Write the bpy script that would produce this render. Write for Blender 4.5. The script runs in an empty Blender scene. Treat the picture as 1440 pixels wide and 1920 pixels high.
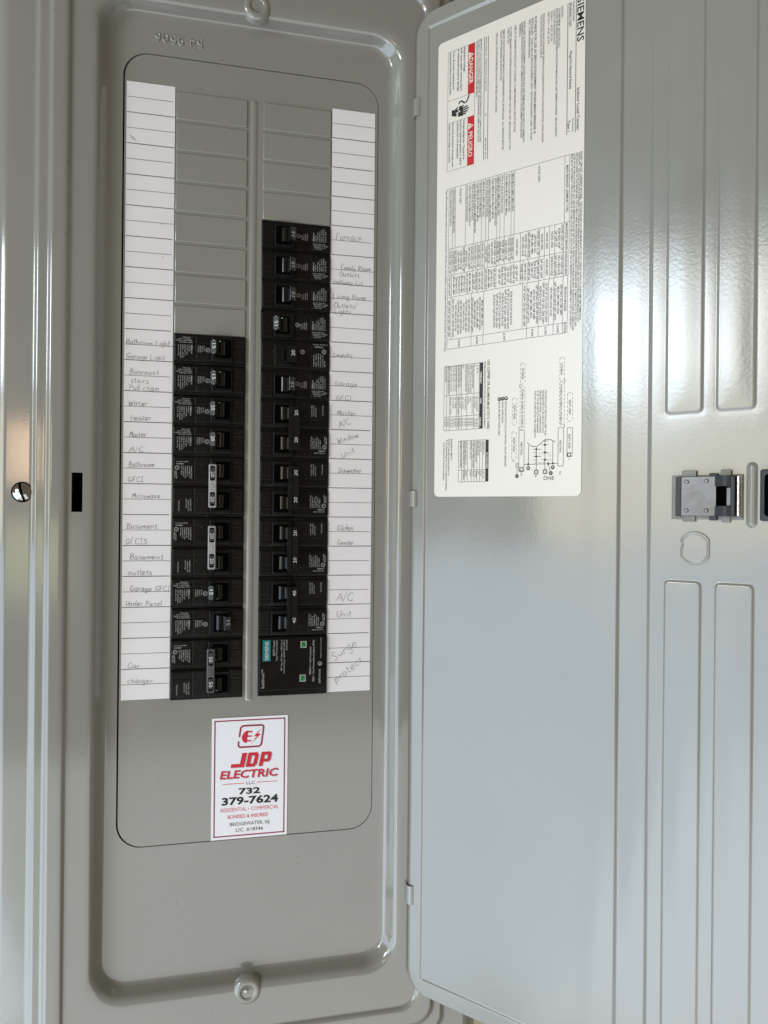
import bpy, math, random
from mathutils import Matrix, Vector

# ------------------------------------------------------------------ camera, world, lamps, exposure
IN = 0.0254                      # the panel is laid out in inches
ZOFF = 1.80                      # height of the top of the directory strips, metres
scene = bpy.context.scene
col = scene.collection
scene.view_settings.view_transform = 'Standard'
scene.view_settings.look = 'None'
scene.view_settings.exposure = 0.1
scene.view_settings.gamma = 1.0
scene.view_settings.use_curve_mapping = False
scene.render.filter_size = 1.0

cam_d = bpy.data.cameras.new('camera')
cam = bpy.data.objects.new('camera', cam_d)
col.objects.link(cam)
cam_d.sensor_fit = 'VERTICAL'
cam_d.sensor_height = 24.0
cam_d.lens = 24.0 * 1331.0 / 1920.0
cam_d.clip_start = 0.02
cam_d.clip_end = 60.0
YAW, PITCH, ROLL = 0.214751, 0.000692, 0.009617
fw = Vector((math.sin(YAW) * math.cos(PITCH), math.cos(YAW) * math.cos(PITCH), math.sin(PITCH)))
rt = Vector((math.cos(YAW), -math.sin(YAW), 0))
up = rt.cross(fw)
rt2 = rt * math.cos(ROLL) + up * math.sin(ROLL)
up2 = -rt * math.sin(ROLL) + up * math.cos(ROLL)
cam.matrix_world = Matrix(((rt2.x, up2.x, -fw.x, 0.085321), (rt2.y, up2.y, -fw.y, -0.614167),
                           (rt2.z, up2.z, -fw.z, -0.351925 + ZOFF), (0, 0, 0, 1)))
scene.camera = cam

world = bpy.data.worlds.new('World')
scene.world = world
world.use_nodes = True
bgn = world.node_tree.nodes['Background']
bgn.inputs['Color'].default_value = (0.205, 0.170, 0.125, 1)   # dim interior of the garage
bgn.inputs['Strength'].default_value = 1.0

AIM = Vector((0.14, 0.0, 1.45))
def area_lamp(name, az, el, dist, w, h, color, radiance):
    """a lamp seen from the panel at azimuth az (degrees left of straight out) and elevation el"""
    a, e = math.radians(az), math.radians(el)
    d = Vector((-math.sin(a) * math.cos(e), -math.cos(a) * math.cos(e), math.sin(e)))
    li = bpy.data.lights.new(name, 'AREA')
    li.shape = 'RECTANGLE'
    li.size, li.size_y = w, h
    li.color = color
    li.energy = radiance * math.pi * w * h
    o = bpy.data.objects.new(name, li)
    col.objects.link(o)
    o.location = AIM + d * dist
    o.rotation_euler = (-d).to_track_quat('-Z', 'Y').to_euler()
    return o
# daylight coming in through the open garage doorway to the left of the panel
area_lamp('doorway_sky', 60, 15, 4.5, 0.72, 0.80, (0.76, 0.89, 1.0), 21.0)
area_lamp('doorway_trees', 51.0, 15, 4.5, 0.66, 0.80, (0.98, 0.97, 0.93), 9.5)
area_lamp('doorway_jamb_sky', 66.6, 15, 4.5, 0.30, 0.80, (0.80, 0.91, 1.0), 13.0)
area_lamp('doorway_lawn', 57, 3.0, 4.6, 1.85, 0.90, (1.0, 0.94, 0.74), 4.2)
area_lamp('doorway_drive', 64, -25, 1.9, 2.2, 1.5, (0.62, 0.80, 1.0), 3.0)
area_lamp('neighbour_brick', 22, 4.5, 4.6, 0.5, 0.40, (1.0, 0.66, 0.42), 7.5)
area_lamp('hedge_strip', 20, -4.0, 4.6, 0.9, 0.50, (0.92, 0.95, 0.55), 2.2)
area_lamp('floor_bounce_fill', 12, -46, 1.5, 1.9, 1.2, (0.94, 0.98, 1.0), 1.25)  # added fill lamp in front, brightens the lower panel like light off the floor

L_TEXT=[('SIEMENS', 0.386, 4.787, 1.296, 0.203, 1, 1), ('Indoor Load Center', 3.051, 4.792, 1.268, 0.088, 1, 1), ('Catalog Number', 0.411, 4.648, 0.607, 0.058, 0, 1), ('Enclosure', 3.928, 4.657, 0.383, 0.048, 0, 1), ('SN4060L1225', 0.411, 4.532, 0.713, 0.075, 1, 1), ('Plug-On Neutral Ready', 1.879, 4.556, 1.137, 0.076, 1, 1), ('Type 1', 3.934, 4.516, 0.335, 0.076, 1, 1), ('RATINGS:', 0.425, 4.288, 0.337, 0.056, 0, 1), ('225A MAXIMUM.  BUS RATED 225A.', 0.438, 4.199, 1.199, 0.056, 0, 1), ('BACKFED MAIN BREAKER REQUIRES HOLD-DOWN MEANS AND LINE TERMINAL BARRIER.  SEE ACCESSORY', 0.42, 4.125, 3.889, 0.057, 0, 1), ('CHART FOR REQUIRED KIT(S).', 0.418, 4.044, 1.071, 0.056, 0, 1), ('120/240 V ~  60 HZ, 1Ø 3W', 0.427, 3.955, 0.928, 0.057, 0, 1), ('208Y/120 V ~  60 HZ, 1Ø 3W', 0.427, 3.859, 0.974, 0.057, 0, 1), ('FOR INSTALLATION BY A QUALIFIED PERSON IN ACCORDANCE WITH ALL LOCAL ELECTRICAL CODES AND/OR', 0.405, 3.699, 3.95, 0.058, 0, 1), ('THE NATIONAL ELECTRICAL CODE ®.', 0.425, 3.622, 1.326, 0.058, 0, 1), ('SUITABLE FOR USE AS SERVICE EQUIPMENT WHEN MAIN BREAKER IS', 0.393, 3.43, 3.62, 0.073, 1, 1), ('INSTALLED.', 0.411, 3.327, 0.546, 0.066, 1, 1), ('WHEN USED AS SERVICE EQUIPMENT, APPLY "SERVICE DISCONNECT" LABEL TO FRONT', 1.011, 3.325, 3.183, 0.058, 0, 1), ('NEXT TO MAIN BREAKER HANDLE.', 0.42, 3.239, 1.195, 0.059, 0, 1), ('WHEN USED AS SERVICE EQUIPMENT, UNUSED NEUTRAL BAR TERMINALS MAY BE USED TO TERMINATE', 0.388, 3.071, 3.775, 0.059, 0, 1), ('EQUIPMENT GROUNDING WIRES IN THE COMBINATIONS INDICATED FOR EQUIPMENT GROUND BAR', 0.409, 2.996, 3.604, 0.059, 0, 1), ('TERMINALS.', 0.418, 2.924, 0.423, 0.06, 0, 1), ('SUM OF QT BREAKER RATING IS NOT TO EXCEED 110 AMPS PER BRANCH CIRCUIT BUS STAB.', 0.412, 2.766, 3.359, 0.061, 0, 1), ('TO RESET BREAKERS WITH TRIPPED HANDLE POSITION BETWEEN "ON" AND "OFF", MOVE HANDLE TO "OFF"', 0.397, 2.603, 3.887, 0.061, 0, 1), ('THEN TO "ON".', 0.411, 2.521, 0.508, 0.061, 0, 1), ('REMOVE TWISTOUTS FROM TRIM ONLY WHERE BREAKERS WILL BE INSTALLED.  ALL OPENINGS MUST BE', 0.397, 2.369, 3.803, 0.061, 0, 1), ('FILLED WITH BREAKERS OR FILLER PLATES.', 0.41, 2.281, 1.589, 0.062, 0, 1), ('THIS LOAD CENTER IS INVERTIBLE FOR BOTTOM FEED APPLICATIONS.', 0.402, 2.123, 2.557, 0.062, 0, 1), ('Siemens Industry, Inc.   Peachtree Corners, Georgia  U.S.A.', 0.405, 1.766, 1.743, 0.051, 0, 1), ('J3', 2.869, 1.76, 0.065, 0.052, 1, 1), ('40R-7108-2701  Rev. 03', 3.648, 1.766, 0.671, 0.052, 0, 1), ('IMPORTANT:  DO NOT ALLOW PETROLEUM BASED (HYDROCARBON) SPRAYS, CHEMICALS, SOLVENTS', 0.395, 1.575, 3.347, 0.056, 0, 1), ('OR PAINT TO CONTACT INTERIOR COMPONENTS.  PETROLEUM BASED CHEMICALS CAN CAUSE', 0.385, 1.499, 3.317, 0.056, 0, 1), ('DEGRADATION OF ELECTRICAL INSULATING MATERIALS.', 0.408, 1.427, 1.845, 0.057, 0, 1), ('DANGER', 0.891, 1.163, 0.839, 0.155, 1, 0), ('PELIGRO', 3.291, 1.168, 0.82, 0.147, 1, 0), ('Hazardous Voltage.', 0.439, 0.97, 0.824, 0.07, 1, 1), ('Will cause death, serious injury', 0.424, 0.853, 1.412, 0.071, 1, 1), ('or substantial property damage.', 0.428, 0.742, 1.4, 0.071, 1, 1), ('Turn off power supplying this', 0.438, 0.565, 1.277, 0.072, 0, 1), ('equipment before working inside.', 0.449, 0.444, 1.411, 0.072, 0, 1), ('Voltaje peligroso. Causará la', 2.81, 0.966, 1.318, 0.071, 1, 1), ('muerte, lesiones graves o daños', 2.8, 0.851, 1.48, 0.07, 1, 1), ('substancial a la propiedad.', 2.813, 0.738, 1.234, 0.071, 1, 1), ('Desconecte el suministro de energía a este', 2.803, 0.558, 1.465, 0.071, 0, 1), ('equipo antes de trabajar en su interior.', 2.813, 0.431, 1.298, 0.072, 0, 1), ('SHORT CIRCUIT CURRENT RATING:', 4.969, 4.921, 1.43, 0.058, 1, 1), ('THIS PANELBOARD HAS A MAXIMUM SHORT CIRCUIT CURRENT RATING OF 100,000 AMPS RMS SYMMETRICAL', 6.461, 4.925, 3.52, 0.055, 0, 1), ('UNKNOWN - THE ACTUAL RATING IS DEPENDENT ON THE BRANCH BREAKERS INSTALLED IN THIS PANELBOARD AND THIS MAIN/FEEDER BREAKER, IF ANY', 4.983, 4.857, 5.037, 0.055, 0, 1), ('INSTALLED AHEAD OF THIS PANELBOARD. THE CORRECT MAIN BREAKER/FEEDER/MAIN BREAKER/BRANCH BREAKER SERIES COMBINATIONS TO BE USED ARE', 4.978, 4.786, 5.159, 0.056, 0, 1), ('LISTED IN THE TABULATION BELOW. ANY CIRCUIT BREAKER INSTALLED, REPLACED, OR ADDED IN THE PANELBOARD MUST BE MANUFACTURED BY SIEMENS AND', 4.972, 4.708, 5.281, 0.055, 0, 1), ('MUST BE OF THE CORRECT TYPE AS INDICATED IN THE TABULATION BELOW. USE OF OTHER CIRCUIT BREAKERS IN THIS EQUIPMENT MAY VOID THE WARRANTY.', 4.967, 4.633, 5.212, 0.056, 0, 1), ('*Type QPH and HQP breakers installed in this panel are limited to 100 amps max, when installed in a circuit capable of delivering fault current greater than 10,000 amps.', 4.963, 0.346, 5.4, 0.057, 1, 1), ('USE COPPER OR ALUMINUM 60°/75°C WIRE', 10.806, 1.933, 2.219, 0.087, 1, 1), ('SEE BREAKER MARKINGS FOR WIRE SIZE AND TORQUE REQUIREMENTS', 10.851, 1.823, 2.121, 0.052, 0, 1), ('TERMINALS', 11.151, 1.674, 0.395, 0.067, 1, 0), ('WIRE', 12.012, 1.674, 0.179, 0.067, 1, 0), ('TORQUE', 12.62, 1.656, 0.295, 0.068, 1, 0), ('A, B, N', 10.919, 1.554, 0.277, 0.052, 0, 1), ('300 kcmil-6 AWG', 11.949, 1.55, 0.486, 0.052, 0, 1), ('250 LB-IN', 12.642, 1.549, 0.292, 0.053, 0, 1), ('G', 10.914, 1.477, 0.04, 0.052, 0, 1), ('2/0 - 6 AWG', 11.945, 1.474, 0.357, 0.052, 0, 1), ('110 LB-IN', 12.639, 1.473, 0.292, 0.052, 0, 1), ('NEUTRAL/GROUND BARS', 10.909, 1.384, 0.756, 0.053, 0, 1), ('14-10 CU/12-10 AL', 11.94, 1.378, 0.553, 0.052, 0, 1), ('20 LB-IN', 12.634, 1.376, 0.26, 0.053, 0, 1), ('SIZE TYPE CU/AL IF CODE', 10.905, 1.312, 0.905, 0.053, 0, 1), ('8 AWG', 11.936, 1.303, 0.163, 0.053, 0, 1), ('25 LB-IN', 12.63, 1.302, 0.261, 0.053, 0, 1), ('GND BAR KIT ACCESSORIES', 10.9, 1.235, 0.908, 0.053, 0, 1), ('6-4 AWG', 11.932, 1.226, 0.229, 0.053, 0, 1), ('35 LB-IN', 12.626, 1.226, 0.261, 0.053, 0, 1), ('GROUND CONDUCTORS ONLY', 10.894, 1.132, 0.881, 0.053, 0, 1), ('10 AND 14 AWG', 11.927, 1.125, 0.425, 0.053, 0, 1), ('20 LB-IN', 12.62, 1.123, 0.262, 0.054, 0, 1), ('No.', 10.889, 1.03, 0.12, 0.053, 0, 1), ('2/0 - 10 AWG', 11.922, 1.026, 0.393, 0.053, 0, 1), ('50 LB-IN', 12.615, 1.024, 0.263, 0.053, 0, 1), ('ECLK2 NEUTRAL LUG', 10.883, 0.933, 0.684, 0.054, 0, 1), ('2/0 - 6 AWG', 11.916, 0.927, 0.362, 0.053, 0, 1), ('50 LB-IN', 12.61, 0.925, 0.263, 0.054, 0, 1), ('ECLK2A NEUTRAL LUG', 10.879, 0.859, 0.725, 0.054, 0, 1), ('300 kcmil - 6 AWG', 11.912, 0.853, 0.561, 0.054, 0, 1), ('250 LB-IN', 12.606, 0.851, 0.297, 0.054, 0, 1), ('ECLK3 NEUTRAL LUG KIT', 10.873, 0.76, 0.849, 0.055, 0, 1), ('2/0 - 6 AWG', 11.907, 0.752, 0.364, 0.054, 0, 1), ('50 LB-IN', 12.601, 0.75, 0.265, 0.054, 0, 1), ('ECLK4 NEUTRAL LUG KIT', 10.869, 0.677, 0.849, 0.054, 0, 1), ('1/0 - 8 AWG', 11.903, 0.668, 0.364, 0.055, 0, 1), ('120 LB-IN', 12.597, 0.667, 0.298, 0.054, 0, 1), ('ECLX1 NEUTRAL LUG KIT', 10.863, 0.585, 0.852, 0.054, 0, 1), ('300 kcmil - 1 AWG', 11.898, 0.577, 0.564, 0.055, 0, 1), ('250 LB-IN', 12.592, 0.575, 0.299, 0.055, 0, 1), ('MAIN LUG LINE CABLE RATING KITS', 10.858, 0.483, 0.924, 0.055, 0, 1), ('45 LB-IN', 12.587, 0.473, 0.266, 0.055, 0, 1), ('BONDING SCREW', 10.852, 0.38, 0.53, 0.055, 0, 1), ('45 LB-IN', 12.582, 0.371, 0.266, 0.055, 0, 1), ('ACCESSORIES', 13.761, 1.916, 0.534, 0.067, 1, 0), ('DESCRIPTION', 13.417, 1.805, 0.413, 0.051, 0, 1), ('CAT NO.', 14.364, 1.814, 0.25, 0.051, 0, 1), ('DOOR LOCK', 13.412, 1.705, 0.339, 0.052, 0, 1), ('ECQL2', 14.362, 1.715, 0.179, 0.051, 0, 1), ('FILLER PLATE', 13.407, 1.61, 0.453, 0.052, 0, 1), ('QF3', 14.359, 1.619, 0.108, 0.052, 0, 1), ('HOLD-DOWN/SHOW KIT', 13.403, 1.523, 0.68, 0.053, 0, 1), ('ECSBPK', 14.357, 1.531, 0.216, 0.052, 0, 1), ('WIRE LINE TERM. BARRIER', 13.398, 1.427, 0.866, 0.052, 0, 1), ('ECLTB', 14.354, 1.434, 0.181, 0.052, 0, 1), ('NEUTRAL LUG KIT', 13.393, 1.329, 0.57, 0.053, 0, 1), ('ECLK3', 14.352, 1.337, 0.181, 0.052, 0, 1), ('200/225 AMP MAIN LUG', 13.385, 1.158, 0.763, 0.053, 0, 1), ('ECMLK', 14.348, 1.166, 0.181, 0.053, 0, 1), ('STANDBY POWER INTERLOCK KITS', 13.38, 1.069, 0.874, 0.053, 0, 1), ('ECSBPK02', 14.345, 1.076, 0.292, 0.054, 0, 1), ('EQUIPMENT GROUND EQUIPMENT', 13.375, 0.962, 0.876, 0.054, 0, 1), ('Assembled in Mexico', 13.27, 0.622, 0.714, 0.063, 0, 1), ('© 2024 Copyright Siemens Industry, Inc.', 13.28, 0.524, 1.225, 0.064, 0, 1), ('® The National Electrical Code is a registered trademark', 13.294, 0.434, 1.689, 0.063, 0, 1), ('of the National Fire Protection Association.', 13.37, 0.335, 1.279, 0.063, 0, 1), ('NEUTRAL BUS FOR PLUG-ON NEUTRAL CIRCUIT BREAKERS', 12.19, 2.558, 2.053, 0.057, 0, 1), ("BOND WHEN REQ'D", 12.189, 2.449, 0.679, 0.057, 0, 1), ('BACK-FED MAIN WHEN USED', 12.194, 2.335, 1.055, 0.057, 0, 1), ('1', 12.072, 2.562, 0.035, 0.061, 1, 0), ('2', 12.077, 2.452, 0.035, 0.062, 1, 0), ('3', 12.081, 2.336, 0.036, 0.062, 1, 0), ('1', 14.296, 3.329, 0.034, 0.059, 1, 0), ('1', 14.291, 4.12, 0.034, 0.056, 1, 0), ('3', 14.468, 4.061, 0.034, 0.056, 1, 0), ('2', 14.535, 2.954, 0.035, 0.059, 1, 0), ('THE INSTALLED NEUTRALS LIMIT THIS', 11.945, 3.88, 1.384, 0.053, 0, 1), ('PANELBOARD TO 48 CIRCUITS THAT', 11.948, 3.796, 1.308, 0.054, 0, 1), ('REQUIRE NEUTRAL CONNECTIONS.', 11.95, 3.712, 1.312, 0.054, 0, 1), ('IF UP TO 80 CIRCUITS ARE NEEDED', 11.953, 3.627, 1.297, 0.054, 0, 1), ('INSTALL ECNBX KIT(S) PER SCHEMATIC.', 11.955, 3.542, 1.455, 0.055, 0, 1), ('EQPT GND', 13.339, 4.629, 0.432, 0.065, 0, 1), ('EQPT GND', 12.316, 4.636, 0.426, 0.065, 0, 1), ('NEUTRAL', 13.501, 4.355, 0.392, 0.062, 0, 1), ('NEUTRAL', 13.497, 3.098, 0.415, 0.067, 0, 1), ('ECNBX6', 11.2, 4.373, 0.335, 0.059, 0, 1), ('ECNBX6, ECNBX10, ECNBX15', 11.835, 4.367, 1.189, 0.059, 0, 1), ('ECNBX6', 11.216, 3.119, 0.336, 0.063, 0, 1), ('ECNBX6, ECNBX10, ECNBX15', 11.848, 3.115, 1.201, 0.063, 0, 1), ('EQPT GND', 12.326, 2.854, 0.439, 0.064, 0, 1), ('EQPT GND', 13.356, 2.843, 0.442, 0.064, 0, 1), ('N2', 14.439, 4.358, 0.093, 0.052, 0, 1), ('N1', 14.449, 3.107, 0.097, 0.055, 0, 1), ('A', 14.555, 3.87, 0.054, 0.054, 0, 1), ('B', 14.549, 3.583, 0.055, 0.054, 0, 1), ('G', 14.047, 4.641, 0.047, 0.044, 0, 1), ('G', 14.066, 2.841, 0.049, 0.049, 0, 1)]
L_LINE=[[0.407, 4.751, 4.355, 4.751, 0.018, 0], [0.411, 4.491, 4.36, 4.491, 0.018, 0], [0.394, 1.863, 4.356, 1.863, 0.018, 0], [0.375, 1.72, 4.354, 1.72, 0.018, 0], [0.425, 0.382, 4.376, 0.382, 0.01, 0], [0.425, 0.382, 0.425, 1.373, 0.01, 0], [4.376, 0.382, 4.376, 1.373, 0.01, 0], [2.047, 0.382, 2.047, 1.373, 0.01, 0], [2.791, 0.382, 2.791, 1.373, 0.01, 0], [0.425, 1.373, 4.376, 1.373, 0.01, 0], [13.451, 3.899, 14.383, 3.899, 0.016, 0], [13.676, 3.622, 14.376, 3.622, 0.016, 0], [13.613, 3.365, 14.197, 3.365, 0.016, 0], [13.514, 4.146, 14.188, 4.146, 0.016, 0], [13.615, 3.779, 13.626, 4.01, 0.014, 0], [13.74, 3.517, 13.751, 3.78, 0.014, 0], [13.846, 3.781, 13.856, 4.013, 0.014, 0], [13.963, 3.519, 13.972, 3.782, 0.014, 0], [14.074, 3.783, 14.082, 4.015, 0.014, 0], [13.499, 3.831, 13.508, 4.009, 0.014, 0], [13.843, 3.529, 13.848, 3.655, 0.014, 0], [14.075, 3.52, 14.08, 3.658, 0.014, 0], [14.2, 3.214, 14.2, 4.321, 0.016, 0], [13.895, 3.547, 13.906, 4.077, 0.012, 1], [14.159, 3.55, 14.162, 4.079, 0.012, 1], [13.906, 4.067, 14.161, 4.067, 0.012, 1], [14.307, 2.986, 14.515, 2.986, 0.016, 0], [14.207, 4.009, 14.455, 4.079, 0.014, 0], [13.147, 4.591, 14.008, 4.591, 0.014, 0], [13.147, 4.75, 14.008, 4.75, 0.014, 0], [13.147, 4.591, 13.147, 4.75, 0.014, 0], [14.008, 4.591, 14.008, 4.75, 0.014, 0], [13.131, 4.311, 14.282, 4.311, 0.014, 0], [13.131, 4.478, 14.282, 4.478, 0.014, 0], [13.131, 4.311, 13.131, 4.478, 0.014, 0], [14.282, 4.311, 14.282, 4.478, 0.014, 0], [13.131, 3.044, 14.4, 3.044, 0.014, 0], [13.131, 3.216, 14.4, 3.216, 0.014, 0], [13.131, 3.044, 13.131, 3.216, 0.014, 0], [14.4, 3.044, 14.4, 3.216, 0.014, 0], [12.103, 4.594, 12.948, 4.594, 0.012, 1], [12.103, 4.75, 12.948, 4.75, 0.012, 1], [12.103, 4.594, 12.103, 4.75, 0.012, 1], [12.948, 4.594, 12.948, 4.75, 0.012, 1], [11.023, 4.346, 11.72, 4.346, 0.012, 1], [11.023, 4.488, 11.72, 4.488, 0.012, 1], [11.023, 4.346, 11.023, 4.488, 0.012, 1], [11.72, 4.346, 11.72, 4.488, 0.012, 1], [11.766, 4.343, 13.048, 4.343, 0.012, 1], [11.766, 4.494, 13.048, 4.494, 0.012, 1], [11.766, 4.343, 11.766, 4.494, 0.012, 1], [13.048, 4.343, 13.048, 4.494, 0.012, 1], [11.056, 3.078, 11.7, 3.078, 0.012, 1], [11.056, 3.226, 11.7, 3.226, 0.012, 1], [11.056, 3.078, 11.056, 3.226, 0.012, 1], [11.7, 3.078, 11.7, 3.226, 0.012, 1], [11.765, 3.071, 13.1, 3.071, 0.012, 1], [11.765, 3.225, 13.1, 3.225, 0.012, 1], [11.765, 3.071, 11.765, 3.225, 0.012, 1], [13.1, 3.071, 13.1, 3.225, 0.012, 1], [12.114, 2.809, 12.952, 2.809, 0.012, 1], [12.114, 2.956, 12.952, 2.956, 0.012, 1], [12.114, 2.809, 12.114, 2.956, 0.012, 1], [12.952, 2.809, 12.952, 2.956, 0.012, 1], [13.169, 2.801, 14.046, 2.801, 0.012, 1], [13.169, 2.952, 14.046, 2.952, 0.012, 1], [13.169, 2.801, 13.169, 2.952, 0.012, 1], [14.046, 2.801, 14.046, 2.952, 0.012, 1], [14.381, 3.552, 14.507, 3.552, 0.016, 0], [14.381, 3.684, 14.507, 3.684, 0.016, 0], [14.381, 3.552, 14.381, 3.684, 0.016, 0], [14.507, 3.552, 14.507, 3.684, 0.016, 0], [14.378, 3.84, 14.503, 3.84, 0.016, 0], [14.378, 3.969, 14.503, 3.969, 0.016, 0], [14.378, 3.84, 14.378, 3.969, 0.016, 0], [14.503, 3.84, 14.503, 3.969, 0.016, 0], [13.893, 4.605, 14.006, 4.605, 0.014, 0], [13.893, 4.709, 14.006, 4.709, 0.014, 0], [13.893, 4.605, 13.893, 4.709, 0.014, 0], [14.006, 4.605, 14.006, 4.709, 0.014, 0], [14.167, 2.946, 14.281, 2.946, 0.016, 0], [14.167, 3.044, 14.281, 3.044, 0.016, 0], [14.167, 2.946, 14.167, 3.044, 0.016, 0], [14.281, 2.946, 14.281, 3.044, 0.016, 0], [14.285, 3.067, 14.417, 3.067, 0.014, 0], [14.285, 3.209, 14.417, 3.209, 0.014, 0], [14.285, 3.067, 14.285, 3.209, 0.014, 0], [14.417, 3.067, 14.417, 3.209, 0.014, 0], [10.87, 1.644, 12.994, 1.644, 0.012, 0], [10.87, 1.456, 12.994, 1.456, 0.012, 0], [10.87, 1.204, 12.994, 1.204, 0.012, 0], [10.87, 0.999, 12.994, 0.999, 0.012, 0], [10.87, 0.908, 12.994, 0.908, 0.012, 0], [10.87, 0.817, 12.994, 0.817, 0.012, 0], [10.87, 0.549, 12.994, 0.549, 0.012, 0], [10.87, 0.447, 12.994, 0.447, 0.012, 0], [10.87, 0.345, 12.994, 0.345, 0.012, 0], [11.836, 0.345, 11.836, 1.662, 0.012, 0], [12.547, 0.345, 12.547, 1.662, 0.012, 0], [10.87, 0.345, 10.87, 1.782, 0.012, 0], [12.994, 0.345, 12.994, 1.782, 0.012, 0], [13.363, 1.785, 14.706, 1.785, 0.012, 0], [13.363, 1.685, 14.706, 1.685, 0.012, 0], [13.363, 1.589, 14.706, 1.589, 0.012, 0], [13.363, 1.489, 14.706, 1.489, 0.012, 0], [13.363, 1.392, 14.706, 1.392, 0.012, 0], [13.363, 1.242, 14.706, 1.242, 0.012, 0], [13.363, 1.136, 14.706, 1.136, 0.012, 0], [13.363, 1.029, 14.706, 1.029, 0.012, 0], [13.363, 0.909, 14.706, 0.909, 0.012, 0], [13.363, 0.909, 13.363, 1.892, 0.012, 0], [14.706, 0.909, 14.706, 1.892, 0.012, 0], [14.32, 0.909, 14.32, 1.892, 0.012, 0]]
L_RED=[[0.425, 1.13, 2.047, 1.373], [2.791, 1.13, 4.376, 1.373]]
L_COLS=[4.969, 6.973, 7.85, 8.579, 9.984, 10.294]
L_ROWS=[[4.591, 4.443, 2.811, 2.705, 2.469, 2.322, 2.218, 1.924, 1.814, 1.667, 1.397, 1.087, 0.706, 0.601, 0.466], [4.594, 4.432, 4.142, 3.983, 3.816, 3.661, 3.282, 3.031, 2.795, 2.7, 2.483, 2.302, 2.205, 1.9, 1.793, 1.641, 1.529, 1.392, 1.074, 0.701, 0.596, 0.456], [4.571, 4.426, 4.133, 3.984, 3.813, 3.652, 3.284, 3.121, 3.028, 2.203, 1.79, 1.539, 1.361, 0.585, 0.445], [4.56, 4.415, 4.125, 3.966, 3.637, 3.261, 3.11, 1.774, 1.332, 0.576, 0.436], [4.555, 4.41, 4.116, 3.639, 3.256, 1.76, 1.331, 0.439]]
L_POLY=[[[[13.552, 4.228], [13.474, 4.079], [13.446, 3.92], [13.538, 3.796], [13.65, 3.653], [13.661, 3.509], [13.605, 3.399], [13.525, 3.318]], 0.018], [[[13.133, 4.467], [13.099, 4.511], [13.041, 4.494], [13.046, 4.452]], 0.016], [[[13.132, 3.055], [13.095, 3.017], [13.047, 3.032], [13.042, 3.069]], 0.016], [[[11.779, 4.474], [11.743, 4.515], [11.688, 4.498], [11.691, 4.463]], 0.016], [[[11.701, 3.085], [11.731, 3.041], [11.787, 3.049], [11.812, 3.094]], 0.016]]
L_DOT=[[13.621, 3.897, 0.035], [13.744, 3.618, 0.035], [13.851, 3.899, 0.035], [13.966, 3.62, 0.035], [14.078, 3.901, 0.035], [14.207, 4.009, 0.035], [14.197, 3.357, 0.035], [14.194, 4.15, 0.035]]
L_BUL=[[12.096, 2.593, 0.062], [12.1, 2.478, 0.062], [12.105, 2.363, 0.062], [14.317, 3.359, 0.062], [14.312, 4.148, 0.062], [14.489, 4.089, 0.062], [14.557, 2.984, 0.062]]
L_RING=[[14.444, 3.618, 0.055], [14.441, 3.905, 0.055], [13.948, 4.657, 0.055], [14.353, 3.134, 0.055], [14.224, 2.992, 0.03]]
L_SOLID=[[10.87, 1.662, 12.994, 1.782], [13.363, 1.892, 14.706, 2.002]]
L_HAND=[[[2.375, 0.535], [2.4, 0.647], [2.334, 0.746], [2.332, 0.784], [2.415, 0.736], [2.49, 0.821], [2.511, 0.688], [2.57, 0.738], [2.639, 0.689], [2.607, 0.649], [2.59, 0.582], [2.582, 0.537]], [[2.331, 0.819], [2.342, 0.939], [2.449, 0.957], [2.68, 0.96], [2.658, 0.75], [2.581, 0.787], [2.53, 0.742], [2.517, 0.874], [2.438, 0.785]]]
L_FING=[[[[2.362, 0.879], [2.347, 0.974]], 0.028], [[[2.435, 0.913], [2.402, 1.114]], 0.034], [[[2.498, 0.914], [2.478, 1.159]], 0.036], [[[2.568, 0.915], [2.56, 1.123]], 0.036], [[[2.631, 0.904], [2.627, 1.058]], 0.036]]
L_CABLE=[[[2.075, 1.183], [2.168, 1.14], [2.253, 1.087], [2.281, 1.01], [2.224, 0.955], [2.181, 0.91], [2.185, 0.833], [2.255, 0.805]], 0.036]
L_TRI=[[[0.787, 1.244], 0.11], [[3.102, 1.248], 0.11]]
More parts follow.
